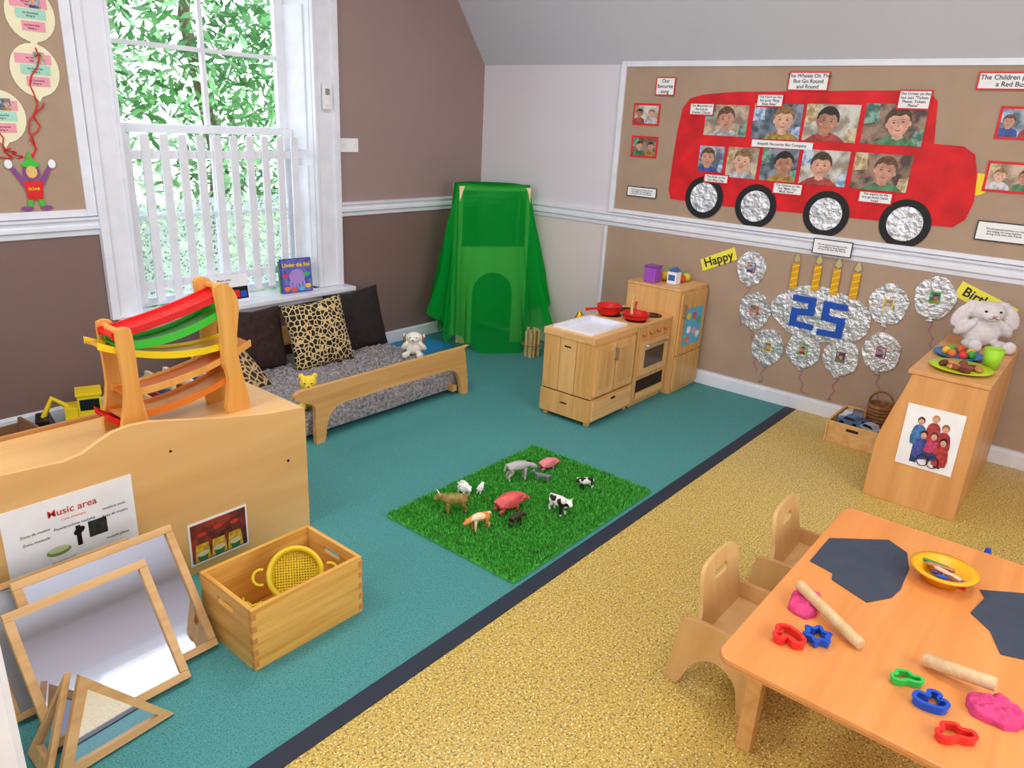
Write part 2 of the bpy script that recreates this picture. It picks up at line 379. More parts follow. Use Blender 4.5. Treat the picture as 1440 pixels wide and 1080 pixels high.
w=MB('light_switch'); w.box(-1.50,-1.34,-.01,-.001,1.49,1.585,PAPER); w.box(-1.475,-1.455,-.016,-.01,1.52,1.55,WH); w.box(-1.39,-1.37,-.016,-.01,1.52,1.55,WH); w.done(.003)
w=MB('wall_thermostat'); w.box(-1.665,-1.60,-.055,-.039,1.77,1.93,PAPER); w.box(-1.65,-1.615,-.059,-.055,1.86,1.90,mat('lcd','#8f9a94',.3)); w.cyl((-1.632,-.055,1.81),(-1.632,-.065,1.81),.015,PAPER); w.done(.003)
def fillwindow(name,M,wd_,ht):  # frame for an added, unseen window that carries a fill lamp
    w=MB(name)
    for q in((-wd_/2-.12,-wd_/2,-ht/2-.12,ht/2+.12),(wd_/2,wd_/2+.12,-ht/2-.12,ht/2+.12),(-wd_/2,wd_/2,ht/2,ht/2+.12),(-wd_/2,wd_/2,-ht/2-.12,-ht/2)):
        w.box(q[0],q[1],q[2],q[3],0,.05,WH,M)
    w.box(-.02,.02,-ht/2,ht/2,.03,.05,WH,M); w.box(-wd_/2,wd_/2,-.02,.02,.03,.048,WH,M); return w.done(.004)
fillwindow('fill_window_back',FR((-3.2,Y0,1.75),(1,0,0),(0,0,1),(0,1,0)),2.6,1.7)  # invented behind the camera to soften the light
fillwindow('fill_window_left',FR((X0,-2.6,1.75),(0,1,0),(0,0,1),(1,0,0)),2.4,1.7)  # also invented, out of view, for fill from the left
# ---------------------------------------------------------------- garden behind the window
LEAF=mat('leaf_green','#62a262',.5,nz=(2.5,.6)); LEAF2=mat('leaf_light','#a2cfa0',.5,nz=(3,.4)); 
vs=[];fs=[];mi=[]
for i in range(26000):
    x=random.uniform(-3.6,2.8); z=random.uniform(-.3,5.4); y=random.uniform(2.4,4.2)
    q=noise.noise(Vector((x*1.1,z*1.1,0)))
    if q<-.16: continue
    s_=random.uniform(.025,.065); M=T3(x,y,z,random.uniform(0,6),random.uniform(-1.2,1.2),random.uniform(-1,1))
    k=len(vs)
    for p in((-s_*1.7,0,0),(0,-s_*.55,0),(s_*1.7,0,0),(0,s_*.55,0)): vs.append(M@Vector(p))
    fs.append((k,k+1,k+2,k+3)); mi.append(1 if noise.noise(Vector((x*2,z*2,7)))>.08 else 0)
me=bpy.data.meshes.new('garden_tree_foliage'); me.from_pydata([tuple(v) for v in vs],[],fs); me.materials.append(LEAF); me.materials.append(LEAF2)
me.polygons.foreach_set('material_index',mi)
tree=bpy.data.objects.new('garden_tree',me); scene.collection.objects.link(tree)
w=MB('trunk'); 
for x in(-2.2,-.6,1.0): w.tube([(x,3.5,-.3),(x+.1,3.4,1.2),(x-.1,3.5,2.6),(x+.2,3.4,4.4)],[.10,.08,.06,.03],mat('bark','#7a6858',.8))
o=w.done(); o.parent=tree
w=MB('garden_ground'); w.box(-9,7,.3,12,-.4,-.3,mat('lawn','#8aa070',.9,nz=(3,.3))); w.done()

# ---------------------------------------------------------------- pin board (left)
w=MB('balloon_pinboard')
w.box(-4.69,-3.21,-.012,-.001,1.16,2.9,KRAFT)
w.box(-3.235,-3.182,-.022,-.001,1.148,2.9,WH); w.box(-4.66,-3.236,-.022,-.001,1.148,1.185,WH); w.box(-4.7,-4.66,-.022,-.001,1.148,2.9,WH); w.box(-4.66,-3.236,-.022,-.001,2.86,2.9,WH)
PINK=mat('pink_paper','#f0a0b0',.6); CRM=mat('cream_paper','#f3ecc8',.6); MINT=mat('mint_paper','#aadcc8',.6); PLUM=mat('plum_paper','#8c4a8c',.6)
for k,(cx,cz) in enumerate([(-3.37,2.13),(-3.385,1.875),(-3.57,1.65),(-3.75,2.0),(-3.9,1.7),(-4.2,1.9)]):
    flat(w,WW,ell(cx,cz,.112,.125,24),.016,CRM); flat(w,WW,[(cx-.02,cz-.12),(cx+.02,cz-.12),(cx,cz-.15)][::-1],.0165,CRM)
    for j,(dz,m) in enumerate([(.05,PINK),(.0,MINT),(-.055,PINK)]):
        rect(w,WW,cx-.085+.02*j,cx+.08-.01*j,cz+dz-.02,cz+dz+.025,.018,m)
        text(w,WW,'my favourite\nthing is',.014,cx,cz+dz,.0195,INK)
    photo(w,WW,cx+.0,cx+.05,cz+.03,cz+.085,.02,k)
    w.tube([(cx+.02*math.sin(t*1.3+k)+(-3.49-cx)*t/12*.8,-.022-.004*math.sin(t),cz-.15-(cz-.15-1.45)*t/12) for t in range(13)],.0035,RED,6)
cx=-3.475
flat(w,WW,ell(cx,1.385,.04,.045),.02,PLUM); flat(w,WW,[(cx-.05,1.42),(cx-.02,1.44),(cx,1.49),(cx+.02,1.44),(cx+.05,1.42),(cx,1.40)],.022,GRN)
flat(w,WW,ell(cx,1.385,.026,.03),.023,mat('doll_face','#e8c070',.6))
for s_ in(-1,1):
    flat(w,WW,[(cx+s_*.02,1.33),(cx+s_*.085,1.42),(cx+s_*.1,1.41),(cx+s_*.04,1.30)],.021,PLUM); flat(w,WW,ell(cx+s_*.1,1.425,.018,.022),.023,PAPER)
    flat(w,WW,[(cx+s_*.005,1.27),(cx+s_*.035,1.27),(cx+s_*.04,1.21),(cx+s_*.02,1.21)],.021,GRN); flat(w,WW,ell(cx+s_*.045,1.203,.03,.012),.023,PLUM)
flat(w,WW,[(cx-.045,1.34),(cx+.045,1.34),(cx+.035,1.245),(cx-.035,1.245)],.022,RED); text(w,WW,'ROAR',.02,cx,1.30,.024,YEL,bold=.02)
w.done(recalc=False)

# ---------------------------------------------------------------- bus display
w=MB('bus_wall_display')
w.box(-.010,-.001,-5.6,-1.36,1.15,2.17,KRAFT)
for y0,y1,z0,z1 in((-1.375,-1.335,1.148,2.20),(-5.6,-1.376,1.148,1.175),(-5.6,-1.376,2.165,2.20),(-5.64,-5.601,1.148,2.2)): w.box(-.022,-.001,y0,y1,z0,z1,WH)
BUSR=mat('bus_red_paint','#d8141c',.55,nz=(7,.22))
body=[(1.99,1.99),(2.2,2.01),(2.6,2.02),(3.0,2.03),(3.36,2.035),(3.42,1.98),(3.435,1.86),(3.45,1.755),(3.60,1.75),(3.665,1.71),(3.70,1.60),(3.715,1.46),(3.695,1.36),(3.64,1.31),(3.2,1.30),(2.6,1.29),(2.2,1.28),(1.84,1.29),(1.815,1.35),(1.82,1.55),(1.83,1.75),(1.85,1.90),(1.90,1.965)]
flat(w,BW,body,.013,BUSR)
flat(w,BW,ell(3.715,1.555,.055,.06,18),.0125,YEL)
for cy,cz in((2.095,1.325),(2.47,1.305),(2.93,1.305),(3.39,1.30)):
    flat(w,BW,ell(cy,cz,.142,.142,32),.016,INK); 
    w.prism(ell(cy,cz,.10,.10,28),'z',.016,.021,FOIL,BW)
ph=[(2.03,2.33,1.735,1.93),(2.365,2.68,1.73,1.945),(2.70,3.02,1.735,1.95),(3.05,3.385,1.735,1.96),(2.02,2.20,1.50,1.665),(2.225,2.44,1.475,1.67),(2.465,2.70,1.475,1.675),(2.725,3.01,1.475,1.685),(3.04,3.36,1.475,1.685)]
for k,(a0,a1,b0,b1) in enumerate(ph): photo(w,BW,a0,a1,b0,b1,.0165,k+1,big=1.15)
FRM=(.014,RED)
for k,(a0,a1,b0,b1) in enumerate([(1.475,1.665,1.79,1.91),(1.485,1.675,1.57,1.69),(3.745,3.96,1.81,1.95),(3.75,3.98,1.535,1.67),(4.3,4.55,1.7,1.9)]): photo(w,BW,a0,a1,b0,b1,.014,k+3,FRM,2)
def label(t,a0,a1,b0,b1,size,frame=RED,off=.022,fw=.008):
    rect(w,BW,a0-fw,a1+fw,b0-fw,b1+fw,off-.001,frame); rect(w,BW,a0,a1,b0,b1,off,PAPER); text(w,BW,t,size,(a0+a1)/2,(b0+b1)/2,off+.001,INK,bold=.012)
label('Our\nfavourite\nsong',1.635,1.77,1.985,2.09,.034,RED)
label('The Wheels On The\nBus Go Round\nand Round',2.565,2.80,2.03,2.125,.031)
label('The Children painted\na Red Bus',3.60,3.90,2.05,2.125,.034)
label('The Mummies on\nthe bus go\nChatter Chatter',1.915,2.08,1.865,1.93,.021)
label('The Horn on the\nbus goes "Beep\nBeep Beep"',2.38,2.54,1.93,1.995,.021)
label('The Driver on the\nbus says "Tickets\nPlease, Tickets\nPlease"',3.22,3.38,1.94,2.03,.021)
label('Asquith Nurseries Bus Company',2.39,2.77,1.688,1.715,.024,PAPER)
label('The Dads on the\nbus ding a ling',2.085,2.25,1.435,1.48,.02)
label('The Children on the\nbus "Make Too\nMuch Noise"',2.575,2.755,1.405,1.465,.019)
label('The wipers on the\nbus go Swish Swish\nSwish',3.11,3.29,1.405,1.46,.019)
for a0,a1,b0,b1 in((1.485,1.72,1.285,1.345),(3.765,4.03,1.265,1.36),(2.90,3.13,1.065,1.15)):
    label('We all enjoyed painting our bus\nand singing the song together\nduring circle time with friends',a0,a1,b0,b1,.014,INK,.042 if b0<1.2 else .022,.006)
w.done(recalc=False)
# ---------------------------------------------------------------- birthday display
w=MB('birthday_wall_display')
w.box(-.010,-.001,-5.6,-1.33,.11,1.038,KRAFT)
w.box(-.020,-.001,-1.335,-1.31,.10,1.038,WH)
def lab2(pts,t,sz,rot):
    flat(w,BW,pts,.014,YPAP); c=sum((Vector(p) for p in pts),Vector((0,0)))/4; text(w,BW,t,sz,c[0],c[1],.016,INK,rot,.015)
lab2([(2.13,.90),(2.37,1.02),(2.40,.94),(2.16,.82)],'Happy',.085,.42)
lab2([(3.76,1.02),(4.06,.91),(4.03,.82),(3.73,.93)],'Birthday',.075,-.36)
def foil(cx,cz,rx,rz,n=30,seed=0):
    pts=[]
    for i in range(n):
        t=2*math.pi*i/n; k=1+.035*math.sin(5*t+seed)+.02*math.sin(11*t+seed*2); pts.append((cx+rx*k*math.cos(t),cz+rz*k*math.sin(t)))
    w.prism(pts,'z',.011,.020,FOIL,BW)
cloud=[(3.01+.31*math.cos(t)*(1+.05*abs(math.sin(2.5*t))),.67+.17*math.sin(t)*(1+.10*abs(math.sin(2.5*t)))) for t in [2*math.pi*i/60 for i in range(60)]]
w.prism(cloud,'z',.011,.02,FOIL,BW)
DB=mat('blue_foam_digit','#1a50b4',.6)
D2=[(2.825,.775),(2.975,.772),(2.975,.655),(2.872,.645),(2.872,.603),(2.985,.598),(2.985,.560),(2.828,.567),(2.828,.685),(2.932,.692),(2.932,.732),(2.825,.735)]
D5=[(3.175,.765),(3.025,.768),(3.025,.642),(3.128,.636),(3.128,.582),(3.015,.580),(3.015,.540),(3.172,.545),(3.174,.675),(3.068,.680),(3.068,.727),(3.175,.725)]
for D in(D2,D5): w.prism(D,'z',.0205,.03,DB,BW)
GOLD=mat('gold_candle_card','#e0a020',.5); SILV=mat('flame_foil','#d8c890',.3,.6)
for cx,cz in((2.81,.915),(2.95,.925),(3.07,.92),(3.19,.915)):
    w.prism([(cx-.024,cz-.11),(cx+.024,cz-.10),(cx+.02,cz+.06),(cx-.024,cz+.06)],'z',.021,.027,GOLD,BW)
    for j in range(4): w.prism([(cx-.022,cz-.09+j*.04),(cx+.022,cz-.07+j*.04),(cx+.022,cz-.06+j*.04),(cx-.022,cz-.08+j*.04)],'z',.027,.029,YEL,BW)
    w.prism([(cx-.02,cz+.08),(cx,cz+.065),(cx+.02,cz+.08),(cx+.016,cz+.1),(cx,cz+.13),(cx-.016,cz+.1)],'z',.021,.026,SILV,BW)
for k,(cx,cz) in enumerate([(2.51,.90),(2.58,.615),(2.71,.385),(2.95,.42),(3.19,.425),(3.42,.51),(3.40,.815),(3.64,.90)]):
    rr=.115 if k else .105
    foil(cx,cz,rr*.97,rr*1.1,28,k); w.prism([(cx-.02,cz-rr*1.1-.015),(cx+.02,cz-rr*1.1-.015),(cx,cz-rr+.01)],'z',.012,.0205,FOIL,BW)
    photo(w,BW,cx-.024,cx+.024,cz-.028,cz+.03,.0235,k,(.005,[PLUM,RED,YPAP,GRN][k%4]))
    xe=cx+(.08 if k%2 else -.02)
    w.tube([(-.016,-(cx+(xe-cx)*t/14+.012*math.sin(t*1.6)),max(.13,cz-rr-.02-t*.021)) for t in range(15)],.0022,mat('curly_ribbon','#c87896',.4),5)
w.done(recalc=False)

# ---------------------------------------------------------------- grass mat
gx0,gx1,gy0,gy1=-2.93,-1.83,-2.88,-2.12
vs=[];fs=[]
def q4(a_,b_,c_,d_):
    k=len(vs); vs.extend([a_,b_,c_,d_]); fs.append((k,k+1,k+2,k+3))
q4((gx0,gy0,.012),(gx1,gy0,.012),(gx1,gy1,.012),(gx0,gy1,.012))
q4((gx0,gy0,.001),(gx1,gy0,.001),(gx1,gy0,.012),(gx0,gy0,.012)); q4((gx0,gy0,.001),(gx0,gy1,.001),(gx0,gy1,.012),(gx0,gy0,.012))
for i in range(42000):
    x=random.uniform(gx0,gx1);y=random.uniform(gy0,gy1);h=random.uniform(.010,.024);t=random.uniform(0,6.28);wd=random.uniform(.0018,.0034)
    dx,dy=math.cos(t)*wd,math.sin(t)*wd; l=random.uniform(.0,.016); t2=random.uniform(0,6.28); ex,ey=l*math.cos(t2),l*math.sin(t2)
    q4((x-dx,y-dy,.01),(x+dx,y+dy,.01),(x+ex+dx*.4,y+ey+dy*.4,.01+h),(x+ex-dx*.4,y+ey-dy*.4,.01+h))
me=bpy.data.meshes.new('grass_mat'); me.from_pydata(vs,[],fs); me.materials.append(mat('artificial_grass','#4eb03e',.5,nz=(60,.5)))
o=bpy.data.objects.new('grass_mat',me); scene.collection.objects.link(o)

# ---------------------------------------------------------------- toy animals
def skinmesh(V,E,R,sub=1,root=0):
    me=bpy.data.meshes.new('s'); me.from_pydata(V,E,[]); o=bpy.data.objects.new('s',me); scene.collection.objects.link(o)
    md=o.modifiers.new('sk','SKIN'); md.use_smooth_shade=True
    for i,s_ in enumerate(me.skin_vertices[0].data):
        rr=R[i]; s_.radius=(rr,rr) if not hasattr(rr,'__len__') else rr; s_.use_root=(i==root)
    sb=o.modifiers.new('su','SUBSURF'); sb.levels=sub; sb.render_levels=sub
    m2=evalmesh(o); bpy.data.objects.remove(o); return m2
def animal(name,loc,head,L,m,kind='cow',extra=None,graze=0.0,face=None):
    P=dict(leg=.44,body=.20,neck=.15,head=.115,muz=.08,hz=.0)
    if kind=='pig': P=dict(leg=.22,body=.27,neck=.02,head=.17,muz=.11,hz=-.06)
    if kind=='sheep': P=dict(leg=.34,body=.25,neck=.14,head=.11,muz=.07,hz=.03)
    if kind=='horse': P=dict(leg=.54,body=.18,neck=.30,head=.10,muz=.07,hz=.0)
    if kind=='dog': P=dict(leg=.38,body=.14,neck=.18,head=.11,muz=.06,hz=.02)
    lg=P['leg'];b=P['body'];zb=lg+b*.72
    hx,hz=.60,zb+P['neck']+P['hz']
    if graze: hx,hz=.66,zb-.12
    V=[(-.40,0,zb),(-.1,0,zb-.02),(.25,0,zb),(.42,0,zb+(P['neck']*.45 if not graze else -.02)),(hx,0,hz),(hx+.2,0,hz-.1),
       (-.55,0,zb+.06),(-.61,0,zb-.22 if kind!='pig' else zb+.04)]
    R=[b*1.0,b*1.1,b*1.08,b*.72,P['head'],P['muz'],.035,.032]
    E=[(0,1),(1,2),(2,3),(3,4),(4,5),(0,6),(6,7)]
    for s_ in(-1,1):
        k=len(V); V+=[(.27,s_*b*.55,zb-b*.6),(.29,s_*b*.62,lg*.48),(.275,s_*b*.62,.05),(.30,s_*b*.62,.0)]; R+=[.10,.062,.05,.055]; E+=[(2,k),(k,k+1),(k+1,k+2),(k+2,k+3)]
        k=len(V); V+=[(-.36,s_*b*.55,zb-b*.5),(-.28,s_*b*.62,lg*.70),(-.45,s_*b*.62,lg*.40),(-.41,s_*b*.62,.05),(-.385,s_*b*.62,.0)]; R+=[.12,.09,.055,.048,.055]; E+=[(0,k),(k,k+1),(k+1,k+2),(k+2,k+3),(k+3,k+4)]
        k=len(V); V+=[(hx-.05,s_*(P['head']+.07),hz+.08)]; R+=[.04]; E+=[(4,k)]
    me=skinmesh(V,E,R,2)
    w=MB(name); M=T3(loc[0],loc[1],loc[2]+L*.04,head,s=L)
    w.mesh(me,M,m)
    for s_ in(-1,1):
        w.ball((hx+.07,s_*P['head']*.72,hz+.03),.022,INK,M,8)
        if extra=='horn': w.tube([(hx-.02,s_*.06,hz+.08),(hx,s_*.16,hz+.13),(hx+.04,s_*.18,hz+.21)],[.03,.024,.01],CRM,6,M)
    if kind=='pig': w.cyl((hx+.2,0,hz-.09),(hx+.27,0,hz-.11),.07,mat('snout','#d87080',.5),.065,12,M)
    if kind=='sheep':
        for i in range(60):
            t=random.uniform(0,6.28);x=random.uniform(-.5,.36);rr=b*.98*math.sqrt(max(0,1-((x+.07)/.5)**2))+.02
            w.ball((x,rr*math.cos(t),zb+rr*math.sin(t)),.06,m,M,6)
    if extra=='mane': w.tube([(.36,0,zb+.12),(.5,0,zb+.10),(.6,0,hz+.11)],[.03,.035,.03],INK,6,M)
    return w.done()
gz=.022
PG=mat('pig_pink','#e87f8c',.4)
animal('toy_pig',(-2.03,-2.365,gz),math.radians(-20),.095,PG,'pig')
animal('toy_donkey',(-2.24,-2.335,gz),math.radians(-28),.125,mat('donkey_grey','#b4b1ae',.5),'horse','mane',graze=1)
animal('toy_wolf',(-2.17,-2.44,gz),math.radians(120),.08,mat('wolf_grey','#6f767c',.5),'dog')
animal('toy_sheep',(-2.555,-2.255,gz),math.radians(-110),.085,mat('sheep_white','#f2f2f0',.7),'sheep')
animal('toy_lamb',(-2.475,-2.29,gz),math.radians(20),.052,mat('sheep_white','#f2f2f0',.7),'sheep')
animal('toy_bull',(-2.71,-2.34,gz),math.radians(150),.125,mat('bull_brown','#8a7838',.5,nz=(40,.4)),'cow','horn')
animal('toy_sow',(-2.52,-2.505,gz),math.radians(-15),.135,mat('sow_red','#dc5a58',.4,nz=(30,.2)),'pig')
animal('toy_calf',(-2.07,-2.64,gz),math.radians(160),.08,patches('calf_patch','#1c1c1e','#f2f0ee',34),'cow')
animal('toy_dairy_cow',(-2.37,-2.69,gz),math.radians(-105),.115,patches('cow_patch','#f2f0ee','#1a1a1c',30),'cow','horn')
animal('toy_foal',(-2.74,-2.525,gz),math.radians(165),.10,patches('foal_patch','#e08a3c','#f0d8b0',24,.56),'horse',graze=1)
animal('toy_pony',(-2.60,-2.62,gz),math.radians(-10),.075,mat('pony_dark','#3a2c28',.5),'horse',graze=1)

# ---------------------------------------------------------------- play kitchen
w=MB('play_sink_unit')
x0,x1,y0,y1=-1.36,-.87,-2.17,-1.79
w.box(x0,x1,y0,y1,.03,.175,MAPLE); 
for fx in(x0+.02,x1-.05):
    for fy in(y0+.02,y1-.05): w.box(fx,fx+.03,fy,fy+.03,0,.031,PLYz)
for i in range(3):
    w.box(x0+.004,x0+.02,y0+.01+i*.122,y0+.01+i*.122+.119,.185,.53,[MAPLE,PLYz,MAPLE][i])
w.box(x0+.012,x1-.006,y0+.008,y1-.006,.18,.528,MAPLE)
w.box(x0+.016,x1-.014,y0+.015,y1-.012,.17,.185,DARK)
w.box(x0+.02,x1-.02,y0-.012,y0,.045,.165,PLY)
w.box(-1.14,-1.09,y0-.014,y0-.011,.14,.155,DARK)
w.box(x0+.03,x1-.03,y0-.010,y0+.01,.20,.51,PLYz)
w.box(x0+.235,x0+.239,y0-.0115,y0+.0,.20,.51,DARK)
w.box(x0+.07,x0+.21,y0-.014,y0-.009,.24,.47,MAPLE); w.box(x0+.27,x1-.06,y0-.014,y0-.009,.24,.47,MAPLE)
w.cyl((-1.135,y0-.03,.40),(-1.135,y0-.03,.48),.006,STEEL); w.box(-1.14,-1.13,y0-.03,y0-.01,.40,.41,STEEL); w.box(-1.14,-1.13,y0-.03,y0-.01,.47,.48,STEEL)
w.box(x0+.002,x0+.008,-2.0,-1.95,.475,.485,DARK); w.box(x0-.002,x0+.006,-2.0,-1.95,.11,.12,DARK)
bx0,bx1,by0,by1=-1.30,-.94,-2.10,-1.85
for q in((x0,bx0,y0,y1),(bx1,x1,y0,y1),(bx0,bx1,y0,by0),(bx0,bx1,by1,y1)): w.box(*q,.53,.57,PLY)
for q in((bx0-.02,bx1+.02,by0-.02,by0+.01),(bx0-.02,bx1+.02,by1-.01,by1+.02),(bx0-.02,bx0+.01,by0+.01,by1-.01),(bx1-.01,bx1+.02,by0+.01,by1-.01)): w.box(*q,.545,.584,WH)
w.box(bx0,bx1,by0,by1,.532,.555,WH)
w.done(.003)
w=MB('play_cooker')
x0,x1=-.86,-.43
w.box(x0,x1,y0,y1,.03,.55,MAPLE); w.box(x0-.003,x1+.003,y0-.01,y1,.55,.565,PLY)
w.box(x0+.01,x1-.01,y0+.02,y1-.02,0,.031,PLYz)
w.box(x0+.03,x1-.03,y0-.016,y0,.22,.45,PLYz); w.box(x0+.09,x1-.09,y0-.018,y0-.015,.265,.39,mat('oven_glass','#4a3524',.15))
w.tube([(x0+.09,y0-.016,.42),(x0+.09,y0-.04,.42),(x1-.09,y0-.04,.42),(x1-.09,y0-.016,.42)],.006,STEEL)
w.box(x0+.04,x1-.04,y0-.004,y0+.001,.06,.185,DARK); w.box(x0+.04,x1-.04,y0-.012,y0,.05,.10,PLY)
for i in range(4): w.cyl((x0+.07+i*.095,y0,.50),(x0+.07+i*.095,y0-.022,.50),.018,mat('knob_wood','#c98a4a',.4))
for cx,cy in((-.75,-2.08),(-.54,-2.08),(-.75,-1.89),(-.54,-1.89)):
    w.cyl((cx,cy,.564),(cx,cy,.570),.068,BLK,seg=28)
    w.tube([(cx+.045*math.cos(t*.3),cy+.045*math.sin(t*.3),.572) for t in range(21)],.003,mat('hob_ring','#5a3020',.4),6,closed=True)
w.done(.003)
w=MB('play_fridge')
x0,x1,y0f,y1f=-.42,-.025,-2.215,-1.80
w.box(x0,x1,y0f,y1f,.0,.73,PLYz)
w.box(x0-.004,x1,y0f-.006,y1f,.73,.745,PLY)
w.box(x0+.015,x1-.01,y0f-.014,y0f,.03,.27,MAPLE); w.box(x0+.015,x1-.01,y0f-.014,y0f,.285,.715,MAPLE)
w.cyl((x0+.045,y0f-.035,.55),(x0+.045,y0f-.035,.64),.006,STEEL)
for zz in(.55,.64): w.cyl((x0+.045,y0f-.035,zz),(x0+.045,y0f-.01,zz),.005,STEEL)
FF=FR((0,y0f,0),(1,0,0),(0,0,1),(0,-1,0))
rect(w,FF,-.34,-.08,.34,.60,.016,mat('poster_blue','#5ab4dc',.5))
for i,(c_,uu,vv) in enumerate([('#e8d040',-.29,.55),('#e05050',-.2,.54),('#60b050',-.13,.50),('#f0f0f0',-.27,.45),('#f0a0c0',-.19,.43),('#f0f0f0',-.13,.40),('#f08030',-.28,.38)]):
    flat(w,FF,ell(uu,vv,.033,.026,14),.018,mat('poster_food%d'%i,c_,.5))
w.done(.003)
def pot(w,c,r_,h,m):
    w.lathe([(0,0),(r_*.85,0),(r_,h*.3),(r_,h),(r_*1.08,h),(r_*1.08,h+.004),(r_*.92,h+.004),(r_*.92,h*.3),(r_*.75,.006),(0,.006)],c,m)
w=MB('toy_saucepan'); pot(w,(-.76,-1.875,.575),.08,.055,RED); w.tube([(-.83,-1.87,.62),(-.93,-1.85,.628),(-.98,-1.84,.63)],[.008,.009,.011],RED); w.done()
w=MB('toy_frying_pan'); pot(w,(-.74,-2.07,.575),.085,.035,RED); w.tube([(-.66,-2.02,.605),(-.56,-1.96,.615),(-.50,-1.93,.62)],[.007,.008,.01],RED)
w.tube([(-.76,-2.05,.60),(-.68,-2.0,.66),(-.62,-1.97,.70)],[.012,.005,.006],PLY); w.done()
w=MB('toy_storage_jar'); w.box(-.37,-.28,-1.98,-1.89,.746,.85,mat('purple_plastic','#a050c0',.4)); w.box(-.375,-.275,-1.985,-1.885,.85,.862,mat('purple_lid','#8040a0',.4)); w.done(.006)
w=MB('toy_food_carton'); w.box(-.29,-.22,-2.10,-2.03,.746,.83,PAPER); w.prism([(-2.10,.83),(-2.03,.83),(-2.065,.86)],'x',-.29,-.22,mat('carton_blue','#3a68b0',.4)); w.box(-.293,-.29,-2.09,-2.04,.77,.81,MC['carton_blue']); w.done(.001)
w=MB('toy_vegetables')
for i,(x,y,c_,r_) in enumerate([(-.2,-1.97,'#e8c030',.035),(-.14,-2.0,'#58a838',.04),(-.17,-2.08,'#e05030',.03),(-.1,-2.08,'#d8d040',.032),(-.22,-1.88,'#60b040',.036),(-.09,-1.93,'#b0c840',.03)]):
    w.ball((x,y,.746+r_*.9),(r_*1.3,r_,r_*.9),mat('veg%d'%i,c_,.45)); w.cyl((x,y,.746+r_*1.6),(x+.008,y,.746+r_*2.1),.004,GRN,seg=6)
w.done()
w=MB('wooden_toy_box'); w.box(-.61,-.23,-1.61,-1.31,0.001,.015,PLY)
for q in((-.62,-.605,-1.604,-1.316),(-.235,-.22,-1.604,-1.316),(-.62,-.22,-1.62,-1.605),(-.62,-.22,-1.315,-1.30)): w.box(*q,0,.34,PLY)
w.box(-.60,-.24,-1.60,-1.32,.28,.3,mat('cloth_green_gold','#708028',.5)); w.done(.002)
w=MB('gold_party_hat'); 
GM=mat('gold_foil','#d8a828',.3,.8,bump=(30,.6,.01)); w.lathe([(.075,0),(.05,.06),(.02,.13),(.0,.16)],(-.44,-1.43,.305),GM); w.lathe([(.09,0),(.075,.012),(.07,0)],(-.44,-1.43,.302),GRN); w.done()
w=MB('bamboo_bundle')
for i in range(14):
    t=i*2.4; rr=.017*math.sqrt(i); w.cyl((-.43+rr*math.cos(t),-.99+rr*math.sin(t),0),(-.43+rr*math.cos(t),-.99+rr*math.sin(t),.2+.01*(i%3)),.0135,mat('bamboo','#c8ae78',.5,nz=(20,.2)),seg=10)
w.tube([(-.43+.077*math.cos(t*.4),-.99+.077*math.sin(t*.4),.1) for t in range(16)],.004,EDGE,6,closed=True); w.done()

# ---------------------------------------------------------------- green draped tent
tent=bpy.data.objects.new('green_play_tent',None); scene.collection.objects.link(tent)
E1=Vector((.827,-.562,0)); N1=Vector((-.562,-.827,0)); C0=Vector((-.33,-.42,0))
MT=Matrix.Identity(4)
for i in range(3): MT[i][0]=E1[i]; MT[i][1]=N1[i]
MT[0][3],MT[1][3]=C0[0],C0[1]
w=MB('wooden_arch_frame')
PALE=wood('pale_ply','#f6e2b8','#eccf98',2,1.5,.4)
for sx in(-.29,.26):
    for sy in(-.12,.10): w.box(sx,sx+.03,sy-.015,sy+.015,0,1.265,PALE,MT)
w.box(-.26,.26,-.135,-.105,1.235,1.265,PALE,MT); w.box(-.26,.26,.085,.115,1.235,1.265,PALE,MT)
arch=[(-.26,0),(-.26,.80),(.26,.80),(.26,0),(.17,0),(.17,.42)]+[(.17*math.cos(t),.42+.17*math.sin(t)) for t in [math.pi*i/12 for i in range(1,12)]]+[(-.17,.42),(-.17,0)]
w.prism(arch,'y',.117,.13,PALE,MT)
o=w.done(); o.parent=tent
w=MB('draped_cloth'); nu,nv=160,30; vs=[];fs=[]
def cloth(ui,k):
    t=2*math.pi*ui/nu; c_,s_=math.cos(t),math.sin(t); sup=.45
    sx=math.copysign(abs(c_)**sup,c_); sy=math.copysign(abs(s_)**sup,s_)
    d=k**1.05
    ax=.30+(.16)*d; ay=.125+ (.25*d if s_>0 else .05*d)
    fold=(.022+.04*d)*k*math.sin(t*9+1.2*math.sin(t*2))+.022*d*math.sin(t*17+1)+.03*noise.noise(Vector((c_*3,s_*3,k*2.5)))*min(1,k*3)
    x=(ax+fold)*sx; y=(ay+fold)*sy
    hem=.04+.06*(1+math.sin(t*2.2+1.0))*1.0+ (.13 if c_>.6 else 0)*(c_-.6)/.4 + .04*math.sin(t*7)+.03*math.sin(t*15)
    if c_<-.5: hem+=.12*(-c_-.5)
    corner=abs(sx)*abs(sy)
    z=1.275+.035*corner**6*(1-k)+.008*math.sin(t*3)-(1.275-hem)*k-.02*math.sin(min(1,k*6)*math.pi)*(1-corner)
    p=MT@Vector((x,y,z)); p.x=min(p.x,-.045-.01*math.sin(t*20)**2); p.y=min(p.y,-.05-.01*math.sin(t*20)**2)
    return p
for k in range(nv+1):
    for i in range(nu): vs.append(cloth(i,k/nv))
for k in range(nv):
    for i in range(nu): fs.append((k*nu+i,k*nu+(i+1)%nu,(k+1)*nu+(i+1)%nu,(k+1)*nu+i))
c_=len(vs); vs.append(MT@Vector((0,0,1.268)))
for i in range(nu): fs.append((i,(i+1)%nu,c_))
